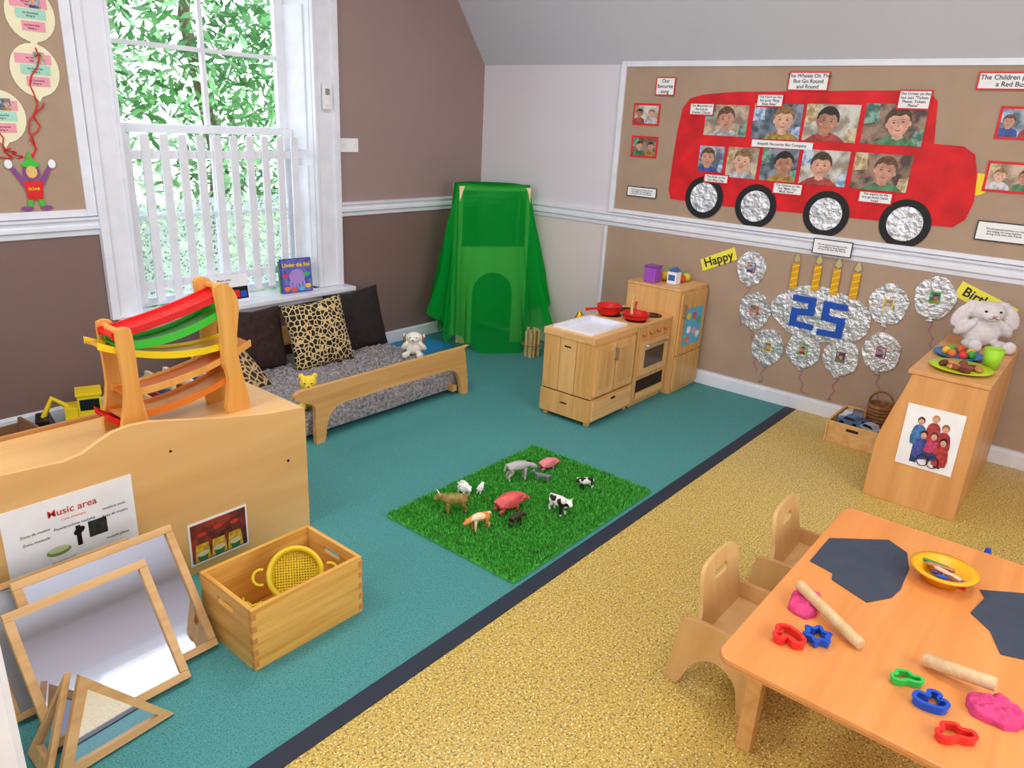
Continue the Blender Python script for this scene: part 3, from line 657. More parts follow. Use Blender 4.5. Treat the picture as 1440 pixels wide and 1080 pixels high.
w.add(vs,fs,sheer('green_gauze','#18c04c',.60,None,.5),None,True)
o=w.done(); o.parent=tent

# ---------------------------------------------------------------- low day bed
w=MB('low_day_bed')
def railpoly(x0,x1,h):
    return smoothpoly([(x0,0),(x0+.055,0),(x0+.075,.10),(x0+.14,.19),(x0+.3,.205),(x1-.3,.205),(x1-.14,.19),(x1-.075,.10),(x1-.055,0),(x1,0),(x1-.02,.2),(x1-.045,h-.01),(x1-.09,h),(x0+.03,h),(x0-.10,h-.002),(x0-.13,h-.03),(x0-.10,h-.055),(x0-.02,.24),(x0+.0,.2)],3)
w.prism(railpoly(-2.67,-1.44,.335),'y',-1.24,-1.21,BEECH); w.prism(railpoly(-2.67,-1.44,.335),'y',-.10,-.07,BEECH)
w.box(-2.62,-2.58,-1.212,-.10,.03,.07,BEECH); w.box(-1.56,-1.52,-1.212,-.10,.03,.07,BEECH)
FUR=mat('grey_fleece','#a6a0a2',.95,nz=(55,.55),bump=(60,1.0,.03))
vs=[];fs=[];nx,ny=120,90
for j in range(ny+1):
    for i in range(nx+1):
        x=-2.72+1.36*i/nx;y=-1.17+.98*j/ny
        e=min(i,nx-i,j*1.0,ny-j)
        z=.055+min(1,e/3)**.5*.09+ (.024*noise.noise(Vector((x*26,y*26,0)))+.02*noise.noise(Vector((x*65,y*65,3))))*min(1,e/2)
        vs.append((x,y,z))
for j in range(ny):
    for i in range(nx): k=j*(nx+1)+i; fs.append((k,k+1,k+nx+2,k+nx+1))
w.add(vs,fs,FUR,None,True); w.box(-2.719,-1.361,-1.169,-.191,.035,.056,FUR)
w.done(0,recalc=True)
def pillow(name,M,s,t,m):
    w=MB(name); n=22; vs=[];fs=[]
    for sd in(1,-1):
        b0=len(vs)
        for j in range(n+1):
            for i in range(n+1):
                u_=-1+2*i/n; v_=-1+2*j/n
                pin=1-.10*(1-(abs(u_)*abs(v_)))*(max(abs(u_),abs(v_))**6)
                th=t*((1-abs(u_)**2.6)*(1-abs(v_)**2.6))**.42
                th+=.010*noise.noise(Vector((u_*3,v_*3,sd)))*(1 if th>.01 else 0)
                vs.append((s/2*u_*pin,sd*th/2,s/2*v_*pin))
        for j in range(n):
            for i in range(n): k=b0+j*(n+1)+i; fs.append((k,k+1,k+n+2,k+n+1))
    w.add(vs,fs,m,M,True); bmesh.ops.remove_doubles(w.bm,verts=w.bm.verts,dist=.0008); return w.done()
GIR=cells('giraffe_print','#17100d','#d8bc84',31,.08); GIR2=cells('giraffe_print_small','#2a1a10','#c8a878',22,.10)
BR1=mat('brown_velvet','#33221e',.95,nz=(30,.4),bump=(60,.4,.01)); BR2=mat('dark_velvet','#241c1c',.85,nz=(20,.3),bump=(50,.3,.01))
pillow('brown_cushion',T3(-2.41,-.27,.335,.1,-.22,.06),.42,.13,BR1)
pillow('giraffe_print_cushion',T3(-2.03,-.41,.345,-.05,-.28,-.05),.46,.14,GIR)
pillow('dark_cushion',T3(-1.60,-.27,.335,-.12,-.22,-.08),.45,.14,BR2)
pillow('giraffe_print_cushion',T3(-2.71,-.46,.25,.3,-.9,.1),.42,.13,GIR2)

# ---------------------------------------------------------------- plush toys
def blob(parts,vox,M,m,w,smooth=4):
    t=MB('tmp')
    for p in parts:
        if len(p)==2: t.ball(p[0],p[1],m,None,16)
        else: t.ball(p[0],p[1],m,None,16,rot=Euler(p[2]).to_matrix())
    o=t.done(); rm=o.modifiers.new('r','REMESH'); rm.mode='VOXEL'; rm.voxel_size=vox; rm.use_smooth_shade=True
    s_=o.modifiers.new('s','SMOOTH'); s_.iterations=smooth; s_.factor=.6
    me=evalmesh(o); bpy.data.objects.remove(o); w.mesh(me,M,m)
def plush(name,M,m,ear='long',inner=None,muzz=None,spots=None):
    w=MB(name)
    P=[((0,0,.26),(.24,.20,.27)),((0,-.02,.45),(.16,.15,.15)),((0,-.05,.66),(.22,.20,.19)),((0,-.20,.60),(.11,.09,.09))]
    for s_ in(-1,1):
        P+=[((s_*.24,-.10,.36),(.08,.10,.19),(.3,s_*-.5,0)),((s_*.18,-.26,.09),(.10,.20,.09)),((s_*.20,-.42,.12),(.09,.06,.12))]
        if ear=='long': P+=[((s_*.30,-.05,.56),(.10,.055,.23),(0,s_*-.30,0)),((s_*.17,-.03,.78),(.10,.06,.07))]
        elif ear=='flop': P+=[((s_*.24,-.02,.62),(.05,.09,.17),(0,s_*.2,0))]
        else: P+=[((s_*.17,-.02,.84),(.075,.04,.08))]
    blob(P,.018,M,m,w)
    for s_ in(-1,1): w.ball((s_*.085,-.225,.70),.020,INK,M,10)
    w.ball((0,-.295,.635),(.03,.018,.022),inner or INK,M,10)
    w.tube([(0,-.29,.61),(-.03,-.285,.58),(-.06,-.27,.585)],.005,INK,5,M); w.tube([(0,-.29,.61),(.03,-.285,.58),(.06,-.27,.585)],.005,INK,5,M)
    if spots:
        for s_ in(-1,1): w.ball((s_*.245,-.03,.60),(.055,.095,.16),spots,M,12)
    return w.done()
plush('bunny_soft_toy',T3(-.22,-3.93,.713,math.radians(-58))@Matrix.Diagonal((.43,.38,.30,1)),mat('plush_white','#ddd6d6',.95,nz=(60,.08),bump=(90,.5,.01)),'long',mat('pink_nose','#d89090',.6))
plush('dog_soft_toy',T3(-1.43,-.70,.145,math.radians(-50))@Matrix.Diagonal((.26,.26,.20,1)),mat('plush_cream','#f2ece0',.95,nz=(60,.08)),'flop',None,None,mat('plush_brown','#8a6a4a',.95))
plush('teddy_soft_toy',T3(-2.60,-1.08,.165,math.radians(-35),s=.22),mat('plush_yellow','#f0d244',.95,nz=(60,.15)),'round')

# ---------------------------------------------------------------- music shelf unit
unit=MB('music_shelf_unit')
UP=wood('unit_ply','#eabc7c','#dfac6a',0,.8,.35,9)
prof=[(-4.75,0),(-3.215,0),(-3.215,.565)]+[(-3.215-.02*i,.57+.0018*i*1.0) for i in range(1,10)]+[(-3.6,.625),(-3.75,.66),(-3.86,.685),(-3.93,.69),(-3.99,.682),(-4.04,.66),(-4.09,.635),(-4.15,.625),(-4.3,.635),(-4.5,.65),(-4.75,.65)]
unit.prism(prof,'y',-1.93,-1.9125,UP)
unit.box(-4.75,-3.215,-1.912,-1.46,.545,.565,UP); unit.box(-4.73,-3.235,-1.912,-1.461,.02,.04,UP); unit.box(-4.73,-3.235,-1.912,-1.50,.28,.296,UP)
unit.box(-3.235,-3.216,-1.912,-1.461,0,.545,UP); unit.box(-4.749,-4.73,-1.912,-1.461,0,.545,UP); unit.box(-4.0,-3.98,-1.912,-1.48,.04,.545,UP)
unit.box(-4.749,-3.216,-1.478,-1.461,.565,.58,EDGE)
unit.cyl((-3.31,-1.932,.35),(-3.31,-1.93,.35),.006,DARK); unit.cyl((-3.8,-1.932,.55),(-3.8,-1.93,.55),.005,DARK)
unit.done(.002)
PF=FR((0,-1.931,0),(1,0,0),(0,0,1),(0,-1,0))
w=MB('music_area_poster')
w.box(-4.36,-3.95,-1.9345,-1.931,.25,.51,PAPER)
text(w,PF,'Music area',.036,-4.15,.455,.005,mat('red_ink','#c8402c',.5),bold=.01)
text(w,PF,"Coin musique",.014,-4.15,.425,.005,mat('orange_ink','#e89030',.5))
text(w,PF,'Zona da musica\n\nZona musicale',.014,-4.27,.39,.005,INK,space=1.1); text(w,PF,'muzikos zona\n\nArea de musica',.014,-4.02,.40,.005,INK)
text(w,PF,'Powierzchnia muzyka',.015,-4.15,.395,.005,INK)
flat(w,PF,ell(-4.21,.315,.038,.016,20),.005,mat('tambourine_green','#7a9a50',.5)); flat(w,PF,ell(-4.21,.322,.032,.012,20),.006,mat('drum_skin','#c8d0a0',.5))
rect(w,PF,-4.15,-4.135,.31,.385,.005,BLK); flat(w,PF,ell(-4.14,.365,.02,.012,14,.5),.006,BLK); rect(w,PF,-4.11,-4.05,.325,.385,.005,mat('speaker_black','#2a2e26',.5,nz=(60,.5)))
text(w,PF,'music sound',.014,-4.2,.275,.005,INK); text(w,PF,'muziek plaats',.014,-4.02,.30,.005,INK)
w.done(recalc=False)
w=MB('drumming_photo_poster')
w.box(-3.77,-3.52,-1.9345,-1.931,.04,.225,PAPER)
rect(w,PF,-3.762,-3.528,.05,.217,.005,patches('photo_dark_red','#3a1210','#a03a28',18,.5,3,.12))
for i,(x,z) in enumerate([(-3.72,.15),(-3.65,.16),(-3.58,.155)]):
    flat(w,PF,[(x-.034,.055),(x+.034,.055),(x+.026,.128),(x-.026,.128)],.006,mat('photo_gold','#e8b030',.5,nz=(60,.4)))
    flat(w,PF,ell(x,z,.017,.022,14),.0064,mat('photo_skin_b','#6a3a28',.5)); flat(w,PF,ell(x,z+.018,.02,.01,14),.0067,mat('photo_cap','#c83828',.5)); flat(w,PF,ell(x,.085,.026,.012,14),.007,mat('photo_drum','#e8d8b0',.5)); flat(w,PF,[(x-.024,.085),(x+.024,.085),(x+.018,.055),(x-.018,.055)],.0068,mat('photo_drumside','#3a7a3a',.5))
w.done(recalc=False)
# ---------------------------------------------------------------- marble run tower
w=MB('wooden_marble_run')
OW=wood('orange_beech','#eab25e','#da9646',2,1.5,.35)
for y in(-1.77,-1.62):
    lp=[(-3.90,.567),(-3.80,.567),(-3.815,.75),(-3.82,.96),(-3.835,.99),(-3.865,.99),(-3.875,.96),(-3.87,.75)]
    w.prism(smoothpoly(lp,4),'y',y-.012,y+.012,OW)
    rp=[(-3.48,.567),(-3.385,.567),(-3.40,.70),(-3.42,.85),(-3.40,1.0),(-3.415,1.07),(-3.455,1.105),(-3.49,1.09),(-3.485,1.02),(-3.48,.95),(-3.48,.8),(-3.465,.7)]
    w.prism(smoothpoly(rp,4),'y',y-.014,y+.014,OW)
def ramp(xa,za,xb,zb,sag,m,m2=None,h=.018):
    n=14
    for (ya,yb,lo,hi,mm) in((-1.754,-1.744,-.008,h,m),(-1.646,-1.636,-.008,h,m),(-1.744,-1.646,0,.008,m2 or m)):
        vs=[];fs=[];k=4
        for i in range(n+1):
            t=i/n; x=xa+(xb-xa)*t; z=za+(zb-za)*t-sag*4*t*(1-t)
            for y,dz in((ya,hi),(ya,lo),(yb,lo),(yb,hi)): vs.append((x,y,z+dz))
        for i in range(n):
            for j in range(k): fs.append((i*k+j,i*k+(j+1)%k,(i+1)*k+(j+1)%k,(i+1)*k+j))
        fs+= [tuple(range(k)),tuple(range(n*k+k-1,n*k-1,-1))]
        w.add(vs,fs,mm)
ramp(-3.88,.955,-3.44,1.05,.012,RED,RED); ramp(-3.86,.915,-3.41,1.0,.04,GRN,GRN,.022); ramp(-3.93,.93,-3.40,.85,.045,YEL,OW)
ramp(-3.86,.73,-3.34,.83,.03,OW,ORG); ramp(-3.88,.645,-3.42,.71,.03,ORG,OW); ramp(-3.93,.66,-3.80,.585,.01,RED,RED)
w.cyl((-3.44,-1.78,1.075),(-3.44,-1.61,1.075),.012,OW); w.cyl((-3.85,-1.78,.97),(-3.85,-1.61,.97),.012,OW)
w.done()
w=MB('toy_digger_truck')
MX=T3(-3.40,-.22,0,math.radians(160),s=1.3)
w.box(-.12,.12,-.055,.055,.045,.08,YEL,MX); w.box(-.02,.07,-.05,.05,.08,.17,YEL,MX); w.box(-.012,.062,-.052,.052,.105,.155,BLK,MX); w.box(-.025,.075,-.055,.055,.17,.18,YEL,MX)
w.prism([(-.13,.10),(-.03,.10),(-.03,.13),(-.14,.16)],'y',-.06,.06,YEL,MX)
w.box(.07,.12,-.045,.045,.08,.12,YEL,MX); w.tube([(.1,0,.11),(.16,0,.16),(.20,0,.08)],.012,YEL,8,MX); w.prism([(.16,.02),(.22,.02),(.23,.08),(.18,.085)],'y',-.06,.06,BLK,MX)
for sx in(-.085,.075):
    for sy in(-.065,.045): w.cyl((sx,sy,.038),(sx,sy+.022,.038),.038,BLK,M=MX); w.cyl((sx,sy-.002,.038),(sx,sy+.024,.038),.016,YEL,M=MX)
w.done(.002)
w=MB('wooden_trough_toy')
MX=T3(-3.92,-.32,0,.1)@Matrix.Diagonal((1.0,1.1,1.4,1))
w.prism([(-.16,.12),(-.13,0),(.13,0),(.16,.12),(.145,.12),(.12,.015),(-.12,.015),(-.145,.12)],'y',-.09,.09,mat('walnut','#8a6444',.6),MX); w.box(-.14,.14,-.089,-.078,.01,.1,MC['walnut'],MX); w.box(-.14,.14,.078,.089,.01,.1,MC['walnut'],MX)
w.lathe([(0,.005),(.06,.005),(.065,.16),(.06,.16),(.055,.02),(0,.02)],(-.26,.02,0),mat('tin','#9a9080',.4,.5),M=MX)
w.done()
w=MB('book_bin')
for q in((-3.30,-3.285,-.704,-.316),(-2.965,-2.95,-.704,-.316),(-3.30,-2.95,-.72,-.705),(-3.30,-2.95,-.315,-.30)): w.box(*q,0,.28,PLY)
w.box(-3.29,-2.96,-.71,-.31,.001,.02,PLY)
for i in range(9):
    c_=['#8a3030','#3a5a8a','#d8c8a0','#5a4030','#c87830','#e0e0e0'][i%6]
    w.box(-.012,.012,-.16,.16,0,.26+.02*(i%3),mat('book_cover%d'%(i%6),c_,.5),T3(-3.27+.035*i,-.51,.025,0,0,.12))
w.done(.001)
w=MB('blue_play_mat'); w.prism(rrect(-1.22,-.72,-.40,-.06,.03),'z',0.001,.015,mat('mat_blue','#2f8fd0',.6)); w.done()
w=MB('picture_book')
Mb=T3(-1.93,-.045,.552,-.12,-.1)
w.box(-.115,.115,-.008,.008,0,.235,mat('book_purple','#4a3f9a',.4),Mb)
Fb=Mb@FR((0,-.009,0),(1,0,0),(0,0,1),(0,-1,0))
rect(w,Fb,-.11,.11,.004,.23,.0006,patches('book_cover_sea','#4a58b0','#7a70c8',30,.5,2,.1))
flat(w,Fb,ell(.0,.11,.06,.05,20),.0012,mat('octopus','#b090d8',.5))
for i in range(5): flat(w,Fb,ell(-.05+.025*i,.055,.009,.03,10),.0014,MC['octopus'])
for i,(x,z,c_) in enumerate([(-.08,.03,'#f08030'),(.08,.04,'#f0d030'),(.075,.12,'#40c060'),(-.085,.12,'#e04060'),(-.03,.02,'#e06030'),(.03,.025,'#50c0d0')]): flat(w,Fb,ell(x,z,.022,.016,12),.0018,mat('cover_fish%d'%i,c_,.5))
text(w,Fb,'Under the Sea',.036,0,.19,.0020,YEL,bold=.04)
w.box(-.12,.11,.012,.026,0,.22,mat('book_green','#4aa050',.4),Mb)
w.done(recalc=False)
w=MB('photo_card')
Mb=T3(-2.44,-.06,.551,0,-.12); w.box(-.13,.13,-.002,.002,0,.18,PAPER,Mb)
Fb=Mb@FR((0,-.003,0),(1,0,0),(0,0,1),(0,-1,0)); rect(w,Fb,.0,.12,.02,.10,.001,BLK); rect(w,Fb,.02,.06,.03,.08,.002,RED); rect(w,Fb,.065,.11,.03,.07,.002,BLU); text(w,Fb,'Please close\nthe gate',.02,-.04,.14,.002,INK)
w.prism([(.003,0),(.003,.12),(.06,0)],'x',-.03,.03,PAPER,Mb); w.done(recalc=False)

# ---------------------------------------------------------------- pine crate with sieve
w=MB('pine_crate')
x0,x1,y0,y1,h=-3.90,-3.45,-2.58,-2.26,.235
w.box(x0+.017,x1-.017,y0+.017,y1-.017,.008,.02,PINE)
w.box(x0+.001,x1-.001,y0,y0+.016,0,h,PINE); w.box(x0+.001,x1-.001,y1-.016,y1,0,h,PINE)
PINY=wood('pine_end','#e8b562','#cb8d3a',1,2.0,.4,30)
for xa,xb in((x0,x0+.016),(x1-.016,x1)):
    outer=[(y0+.017,0.0),(y1-.017,0.0),(y1-.017,h),(y0+.017,h)]
    hole=rrect((y0+y1)/2-.05,(y0+y1)/2+.05,h-.065,h-.038,.012)[::-1]
    w.holed(outer,hole,'x',xa,xb,PINY)
for i in range(5):
    z=.012+i*.046
    w.box(x0-.0015,x0+.016,y0-.0015,y0+.016,z,z+.022,MC['knob_wood']); w.box(x1-.016,x1+.0015,y0-.0015,y0+.016,z,z+.022,MC['knob_wood'])
w.done()
w=MB('yellow_sieve')
SV=mat('sieve_yellow','#dcc020',.4)
Ms=T3(-3.63,-2.43,.175,math.radians(-35),math.radians(55))@Matrix.Scale(.92,4)
w.lathe([(.085,0),(.098,.0),(.102,.035),(.108,.037),(.108,.042),(.092,.042),(.088,.01),(.085,0)],(0,0,0),SV,32,Ms)
for i in range(-8,9):
    c_=i*.0103; l=math.sqrt(max(0,.085**2-c_**2))
    w.cyl((c_,-l,.003),(c_,l,.003),.003,SV,seg=6,M=Ms); w.cyl((-l,c_,.003),(l,c_,.003),.003,SV,seg=6,M=Ms)
w.tube([(.03*math.cos(t)+.128,.03*math.sin(t),.03) for t in [math.pi*(-.6+1.2*i/8) for i in range(9)]],.006,SV,8,Ms); w.tube([(-.03*math.cos(t)-.128,.03*math.sin(t),.03) for t in [math.pi*(-.6+1.2*i/8) for i in range(9)]],.006,SV,8,Ms)
w.done()
w=MB('yellow_instruments')
for i,(x,y,rz) in enumerate([(-3.80,-2.45,.3),(-3.80,-2.36,1.1),(-3.79,-2.48,2.4),(-3.82,-2.40,-.4),(-3.83,-2.50,.9)]):
    Mx=T3(x,y,.05+.022*i,rz,.4)@Matrix.Scale(.6,4); w.ball((0,0,0),(.035,.035,.03),SV,Mx,14); w.cyl((.03,0,0),(.12,0,.01),.008,SV,M=Mx,seg=10); w.tube([(.04*math.cos(t*.5),.04*math.sin(t*.5),0) for t in range(13)],.004,SV,6,Mx,closed=True)
w.done()
# ---------------------------------------------------------------- leaning mirrors
FW=wood('mirror_frame_wood','#d8ae78','#c4965e',0,2,.45)
def framequad(name,w_,h_,M,fw=.034,th=.022,glass=MIRR):
    w=MB(name); 
    w.box(0,w_,-th,0,0,fw,FW,M); w.box(0,w_,-th,0,h_-fw,h_,FW,M); w.box(0,fw,-th,0,fw,h_-fw,FW,M); w.box(w_-fw,w_,-th,0,fw,h_-fw,FW,M)
    w.box(fw-.002,w_-fw+.002,-th*.5,-th*.35,fw-.002,h_-fw+.002,glass,M); w.box(.004,w_-.004,-.003,.002,.004,h_-.004,EDGE,M); return w.done(.0015)
framequad('framed_mirror',.49,.445,T3(-4.41,-2.375,.006,0,-math.radians(36)),.026)
framequad('framed_mirror',.41,.41,T3(-4.47,-2.455,.006,0,-math.radians(36)),.026)
framequad('framed_mirror',.46,.40,T3(-4.50,-2.27,.006,0,-math.radians(33)),.02,glass=mat('grey_tray','#a8acb2',.4,.4))
def tri(name,P,fw=.019,th=.018):
    w=MB(name); a_,b_,c_=[Vector(p) for p in P]; n_=(b_-a_).cross(c_-a_).normalized(); ce=(a_+b_+c_)/3
    A=[a_,b_,c_]; I=[p+(ce-p)*(fw*2.6/(ce-p).length) for p in A]
    for i in range(3):
        j=(i+1)%3; q=[A[i],A[j],I[j],I[i]]; vs=[p for p in q]+[p+n_*th for p in q]
        w.add(vs,[(0,1,2,3),(7,6,5,4)]+[(k,(k+1)%4,(k+1)%4+4,k+4) for k in range(4)],FW)
    vs=[p+n_*th*.4 for p in I]; w.add(vs,[(0,1,2)],MIRR); return w.done()
tri('triangular_mirror',[(-4.50,-2.575,.004),(-4.17,-2.555,.004),(-4.385,-2.50,.25)])
tri('triangular_mirror',[(-4.50,-2.42,.004),(-4.505,-2.56,.004),(-4.39,-2.475,.245)])
w=MB('white_cupboard')
w.box(-5.25,-4.615,-2.86,-2.30,.05,1.0,WH); w.box(-5.26,-4.612,-2.87,-2.29,1.0,1.02,WH); w.box(-5.24,-4.63,-2.85,-2.31,0,.05,WH)
w.box(-4.93,-4.63,-2.872,-2.86,.07,.98,WH); w.box(-5.24,-4.94,-2.872,-2.86,.07,.98,WH); w.cyl((-4.96,-2.872,.5),(-4.96,-2.89,.5),.012,STEEL); w.cyl((-4.91,-2.872,.5),(-4.91,-2.89,.5),.012,STEEL)
w.done(.003)

# ---------------------------------------------------------------- right display cabinet
w=MB('low_display_cabinet')
CW=wood('cabinet_beech','#e2a86a','#d09456',2,1.2,.4,14)
sidep=[(-3.685,0),(-4.115,0),(-4.115,.69),(-3.785,.69),(-3.765,.60),(-3.735,.50),(-3.70,.36),(-3.69,.28)]
w.prism(sidep,'x',-1.015,-.995,CW)
w.prism(sidep,'x',-.08,-.06,CW)
w.box(-1.02,-.05,-4.12,-3.765,.691,.712,CW); w.box(-.994,-.081,-4.10,-3.70,.02,.05,CW); w.box(-.994,-.081,-4.10,-3.74,.34,.36,CW); w.box(-.994,-.081,-4.113,-4.101,.0,.69,CW)
w.done(.003)
CF=FR((-1.016,0,0),(0,-1,0),(0,0,1),(-1,0,0))
w=MB('family_poster')
w.box(-1.0185,-1.0155,-4.055,-3.80,.225,.545,PAPER)
for i,(uu,vv,c_,hc) in enumerate([(3.875,.465,'#4a88c8','#5a3a20'),(3.935,.49,'#c84848','#b88a4c'),(3.985,.455,'#b83a4a','#8a5a30'),(3.90,.40,'#4a5ab0','#2a1c14'),(3.945,.405,'#d84878','#5a3a20'),(3.99,.385,'#c84040','#2a1c14')]):
    o_=.0035+.0006*i
    flat(w,CF,smoothpoly([(uu-.03,vv-.12),(uu+.03,vv-.12),(uu+.03,vv-.05),(uu+.018,vv-.022),(uu,vv-.015),(uu-.018,vv-.022),(uu-.03,vv-.05)],2),o_,patches('fam_shirt%d'%i,'#%02x%02x%02x'%tuple(int(c*.7) for c in bytes.fromhex(c_[1:])),c_,50,.5,2,.15))
    flat(w,CF,ell(uu,vv+.006,.0165,.02,14),o_+.0002,mat('fam_hair%d'%i,hc,.6)); flat(w,CF,ell(uu,vv-.001,.013,.016,14),o_+.0004,mat('fam_skin','#d8a488',.6))
    flat(w,CF,ell(uu,vv-.008,.006,.002,8),o_+.0005,mat('photo_lip','#b8685e',.5))
for uu in(3.92,3.965):
    w.tube([CF@Vector((uu+.026*math.cos(t),.275+.03*math.sin(t),.0095)) for t in [2*math.pi*i/18 for i in range(18)]],.0022,BLK,5,closed=True)
rect(w,CF,3.91,3.975,.285,.32,.0085,mat('fam_trouser','#30406a',.6)); rect(w,CF,3.862,3.892,.25,.35,.0032,MC['fam_trouser']); rect(w,CF,3.97,4.0,.25,.30,.0032,MC['fam_trouser'])
w.done(recalc=False)
def plate(name,c,r_,m):
    w=MB(name); w.lathe([(0,0),(r_*.6,0),(r_,.014),(r_,.018),(r_*.62,.005),(0,.005)],c,m,36); return w
w=plate('yellow_plate',(-.83,-3.955,.713),.14,mat('lime_plate','#c8dc28',.4))
for i in range(12):
    t=i*.7; w.ball((-.83+.07*math.cos(t)*(1 if i%2 else .4),-3.955+.075*math.sin(t)*(1 if i%3 else .4),.73),(.04,.02,.014),mat('plate_food%d'%(i%3),['#8a4a2a','#c88a50','#6a3020'][i%3],.6),rot=Euler((0,0,t*2)).to_matrix())
w.done()
w=plate('blue_plate',(-.56,-3.90,.713),.12,mat('plate_blue','#2a78c0',.4))
for i in range(8):
    t=i*.9; w.ball((-.56+.06*math.cos(t),-3.90+.06*math.sin(t),.735),.022,mat('plate_fruit%d'%(i%4),['#e04030','#50b040','#f0c030','#e87030'][i%4],.5))
w.done()
w=MB('green_cup'); w.lathe([(0,0),(.034,0),(.046,.10),(.042,.10),(.03,.006),(0,.006)],(-.67,-4.06,.713),mat('cup_green','#a0d830',.4)); w.done()
w=MB('low_toy_crate')
x0,x1,y0,y1=-.43,-.05,-3.60,-3.29
w.box(x0+.015,x1-.015,y0+.015,y1-.015,.006,.02,PLY)
for q in((x0,x0+.014,y0+.015,y1-.015),(x1-.014,x1,y0+.015,y1-.015),(x0,x1,y0,y0+.014),(x0,x1,y1-.014,y1)): w.box(*q,0,.135,PLY)
w.box(x0-.002,x0+.001,-3.48,-3.41,.095,.112,DARK); w.done(.002)
def car(w,M,c_,L=.11):
    m=mat('toycar_'+c_,c_,.3)
    w.prism([(-.5,.1),(.5,.1),(.5,.25),(.30,.28),(.16,.45),(-.25,.45),(-.38,.28),(-.5,.26)],'y',-.22,.22,m,M@Matrix.Scale(L,4))
    w.prism([(.26,.29),(.15,.42),(-.22,.42),(-.34,.29)],'y',-.225,.225,BLK,M@Matrix.Scale(L,4))
    for sx in(-.3,.3):
        for sy in(-.24,.18): w.cyl((sx,sy,.1),(sx,sy+.06,.1),.1,BLK,seg=12,M=M@Matrix.Scale(L,4))
w=MB('toy_cars')
for i,(x,y,z,rz,c_) in enumerate([(-.34,-3.36,.03,.3,'#404858'),(-.30,-3.46,.09,1.9,'#3858a8'),(-.22,-3.37,.10,2.6,'#c8ccd4'),(-.28,-3.53,.06,.9,'#384048'),(-.36,-3.52,.10,1.2,'#a8b0b8'),(-.34,-3.40,.11,1.5,'#5878a8'),(-.27,-3.42,.13,.2,'#5a6068')]):
    car(w,T3(x,y,z,rz),c_,.13)
w.done()
w=MB('wicker_basket'); WK=mat('wicker','#8a5a30',.7,nz=(40,.4))
bx,by=-.135,-3.51
w.lathe([(0,.0),(.05,0),(.066,.20),(.074,.20),(.058,-.0)],(bx,by,.022),WK)
for k in range(9):
    z=.03+k*.022; rr=.056+.016*z/.22
    w.tube([(bx+(rr+.003*math.sin(t*9+k*math.pi))*math.cos(t*.2618),by+(rr+.003*math.sin(t*9+k*math.pi))*math.sin(t*.2618),z) for t in range(24)],.007,WK,6,closed=True)
w.tube([(bx,by+.07*math.cos(t),.22+.08*math.sin(t)) for t in [math.pi*i/14 for i in range(15)]],.007,WK,6)
w.done()

# ---------------------------------------------------------------- table and chairs
w=MB('childrens_table')
w.prism(rrect(-3.29,-2.14,-4.78,-3.86,.045),'z',.408,.43,TBL)
w.prism(rrect(-3.292,-2.138,-4.782,-3.858,.045),'z',.4135,.4205,EDGE)
w.box(-3.06,-2.375,-4.68,-4.66,.35,.408,TBL); w.box(-3.06,-2.375,-3.935,-3.915,.35,.408,TBL); w.box(-3.09,-3.07,-4.65,-3.945,.35,.408,TBL); w.box(-2.36,-2.34,-4.65,-3.945,.35,.408,TBL)
for x in(-3.105,-2.375):
    for y in(-3.945,-4.695): w.box(x,x+.045,y,y+.045,0,.4085,BEECH)
w.done(.0025)
CH=wood('chair_birch','#dfb67c','#d0a266',2,1.5,.42,12)
def chair(M):
    w=MB('childs_chair')
    side=smoothpoly([(.045,0),(-.0,0),(-.035,.08),(-.07,.125),(-.12,.145),(-.17,.125),(-.20,.08),(-.215,0),(-.255,0),(-.25,.1),(-.245,.2),(-.225,.255),(-.18,.268),(-.09,.268),(-.02,.265),(.012,.24),(.03,.12)],3)
    cy=-.11; ctr=Vector((cy,.13))
    for x in(0,.312):
        w.prism(side,'x',x,x+.016,CH,M)
        for t0,t1 in((.004,.0065),(.0095,.012)):
            w.prism([tuple(ctr+(Vector(p)-ctr)*1.006) for p in side],'x',x+t0,x+t1,EDGE,M)
    w.box(.016,.312,-.24,-.02,.195,.21,CH,M); w.box(.0165,.3115,-.25,-.24,.186,.209,EDGE,M)
    Mb=M@T3(0,-.055,.19,0,math.radians(-11))
    out=smoothpoly([(.03,0),(.312,0),(.315,.12),(.312,.19),(.29,.235),(.23,.25),(.13,.25),(.07,.235),(.045,.19),(.035,.12)],4)
    hole=rrect(.125,.225,.165,.20,.016)[::-1]
    w.holed(out,hole,'y',-.007,.007,CH,Mb)
    return w.done()
chair(T3(-2.98,-3.635,0,0)); chair(T3(-2.455,-3.67,0,.03))

# ---------------------------------------------------------------- table top items
TZ=.431
SUG=mat('charcoal_sugar_paper','#3c4352',.8,nz=(20,.1))
w=MB('black_sugar_paper'); w.prism([(-2.44,-3.89),(-2.30,-4.05),(-2.345,-4.12),(-2.45,-4.15),(-2.60,-4.16),(-2.67,-4.15),(-2.75,-4.10),(-2.70,-3.98),(-2.66,-3.97),(-2.64,-3.89)],'z',TZ,TZ+.0018,SUG); w.done()
w=MB('black_sugar_paper'); w.prism([(-2.42,-4.35),(-2.34,-4.46),(-2.36,-4.68),(-2.60,-4.72),(-2.71,-4.60),(-2.72,-4.50),(-2.74,-4.45),(-2.64,-4.41),(-2.58,-4.35),(-2.46,-4.37)],'z',TZ,TZ+.0018,SUG); w.done()
w=MB('yellow_bowl'); c=(-2.455,-4.245,TZ+.001)
w.lathe([(0,0),(.05,0),(.078,.038),(.096,.043),(.098,.049),(.077,.047),(.050,.008),(0,.007)],c,mat('bowl_amber','#f0ac18',.35),36); w.done()
w=MB('chunky_crayons')
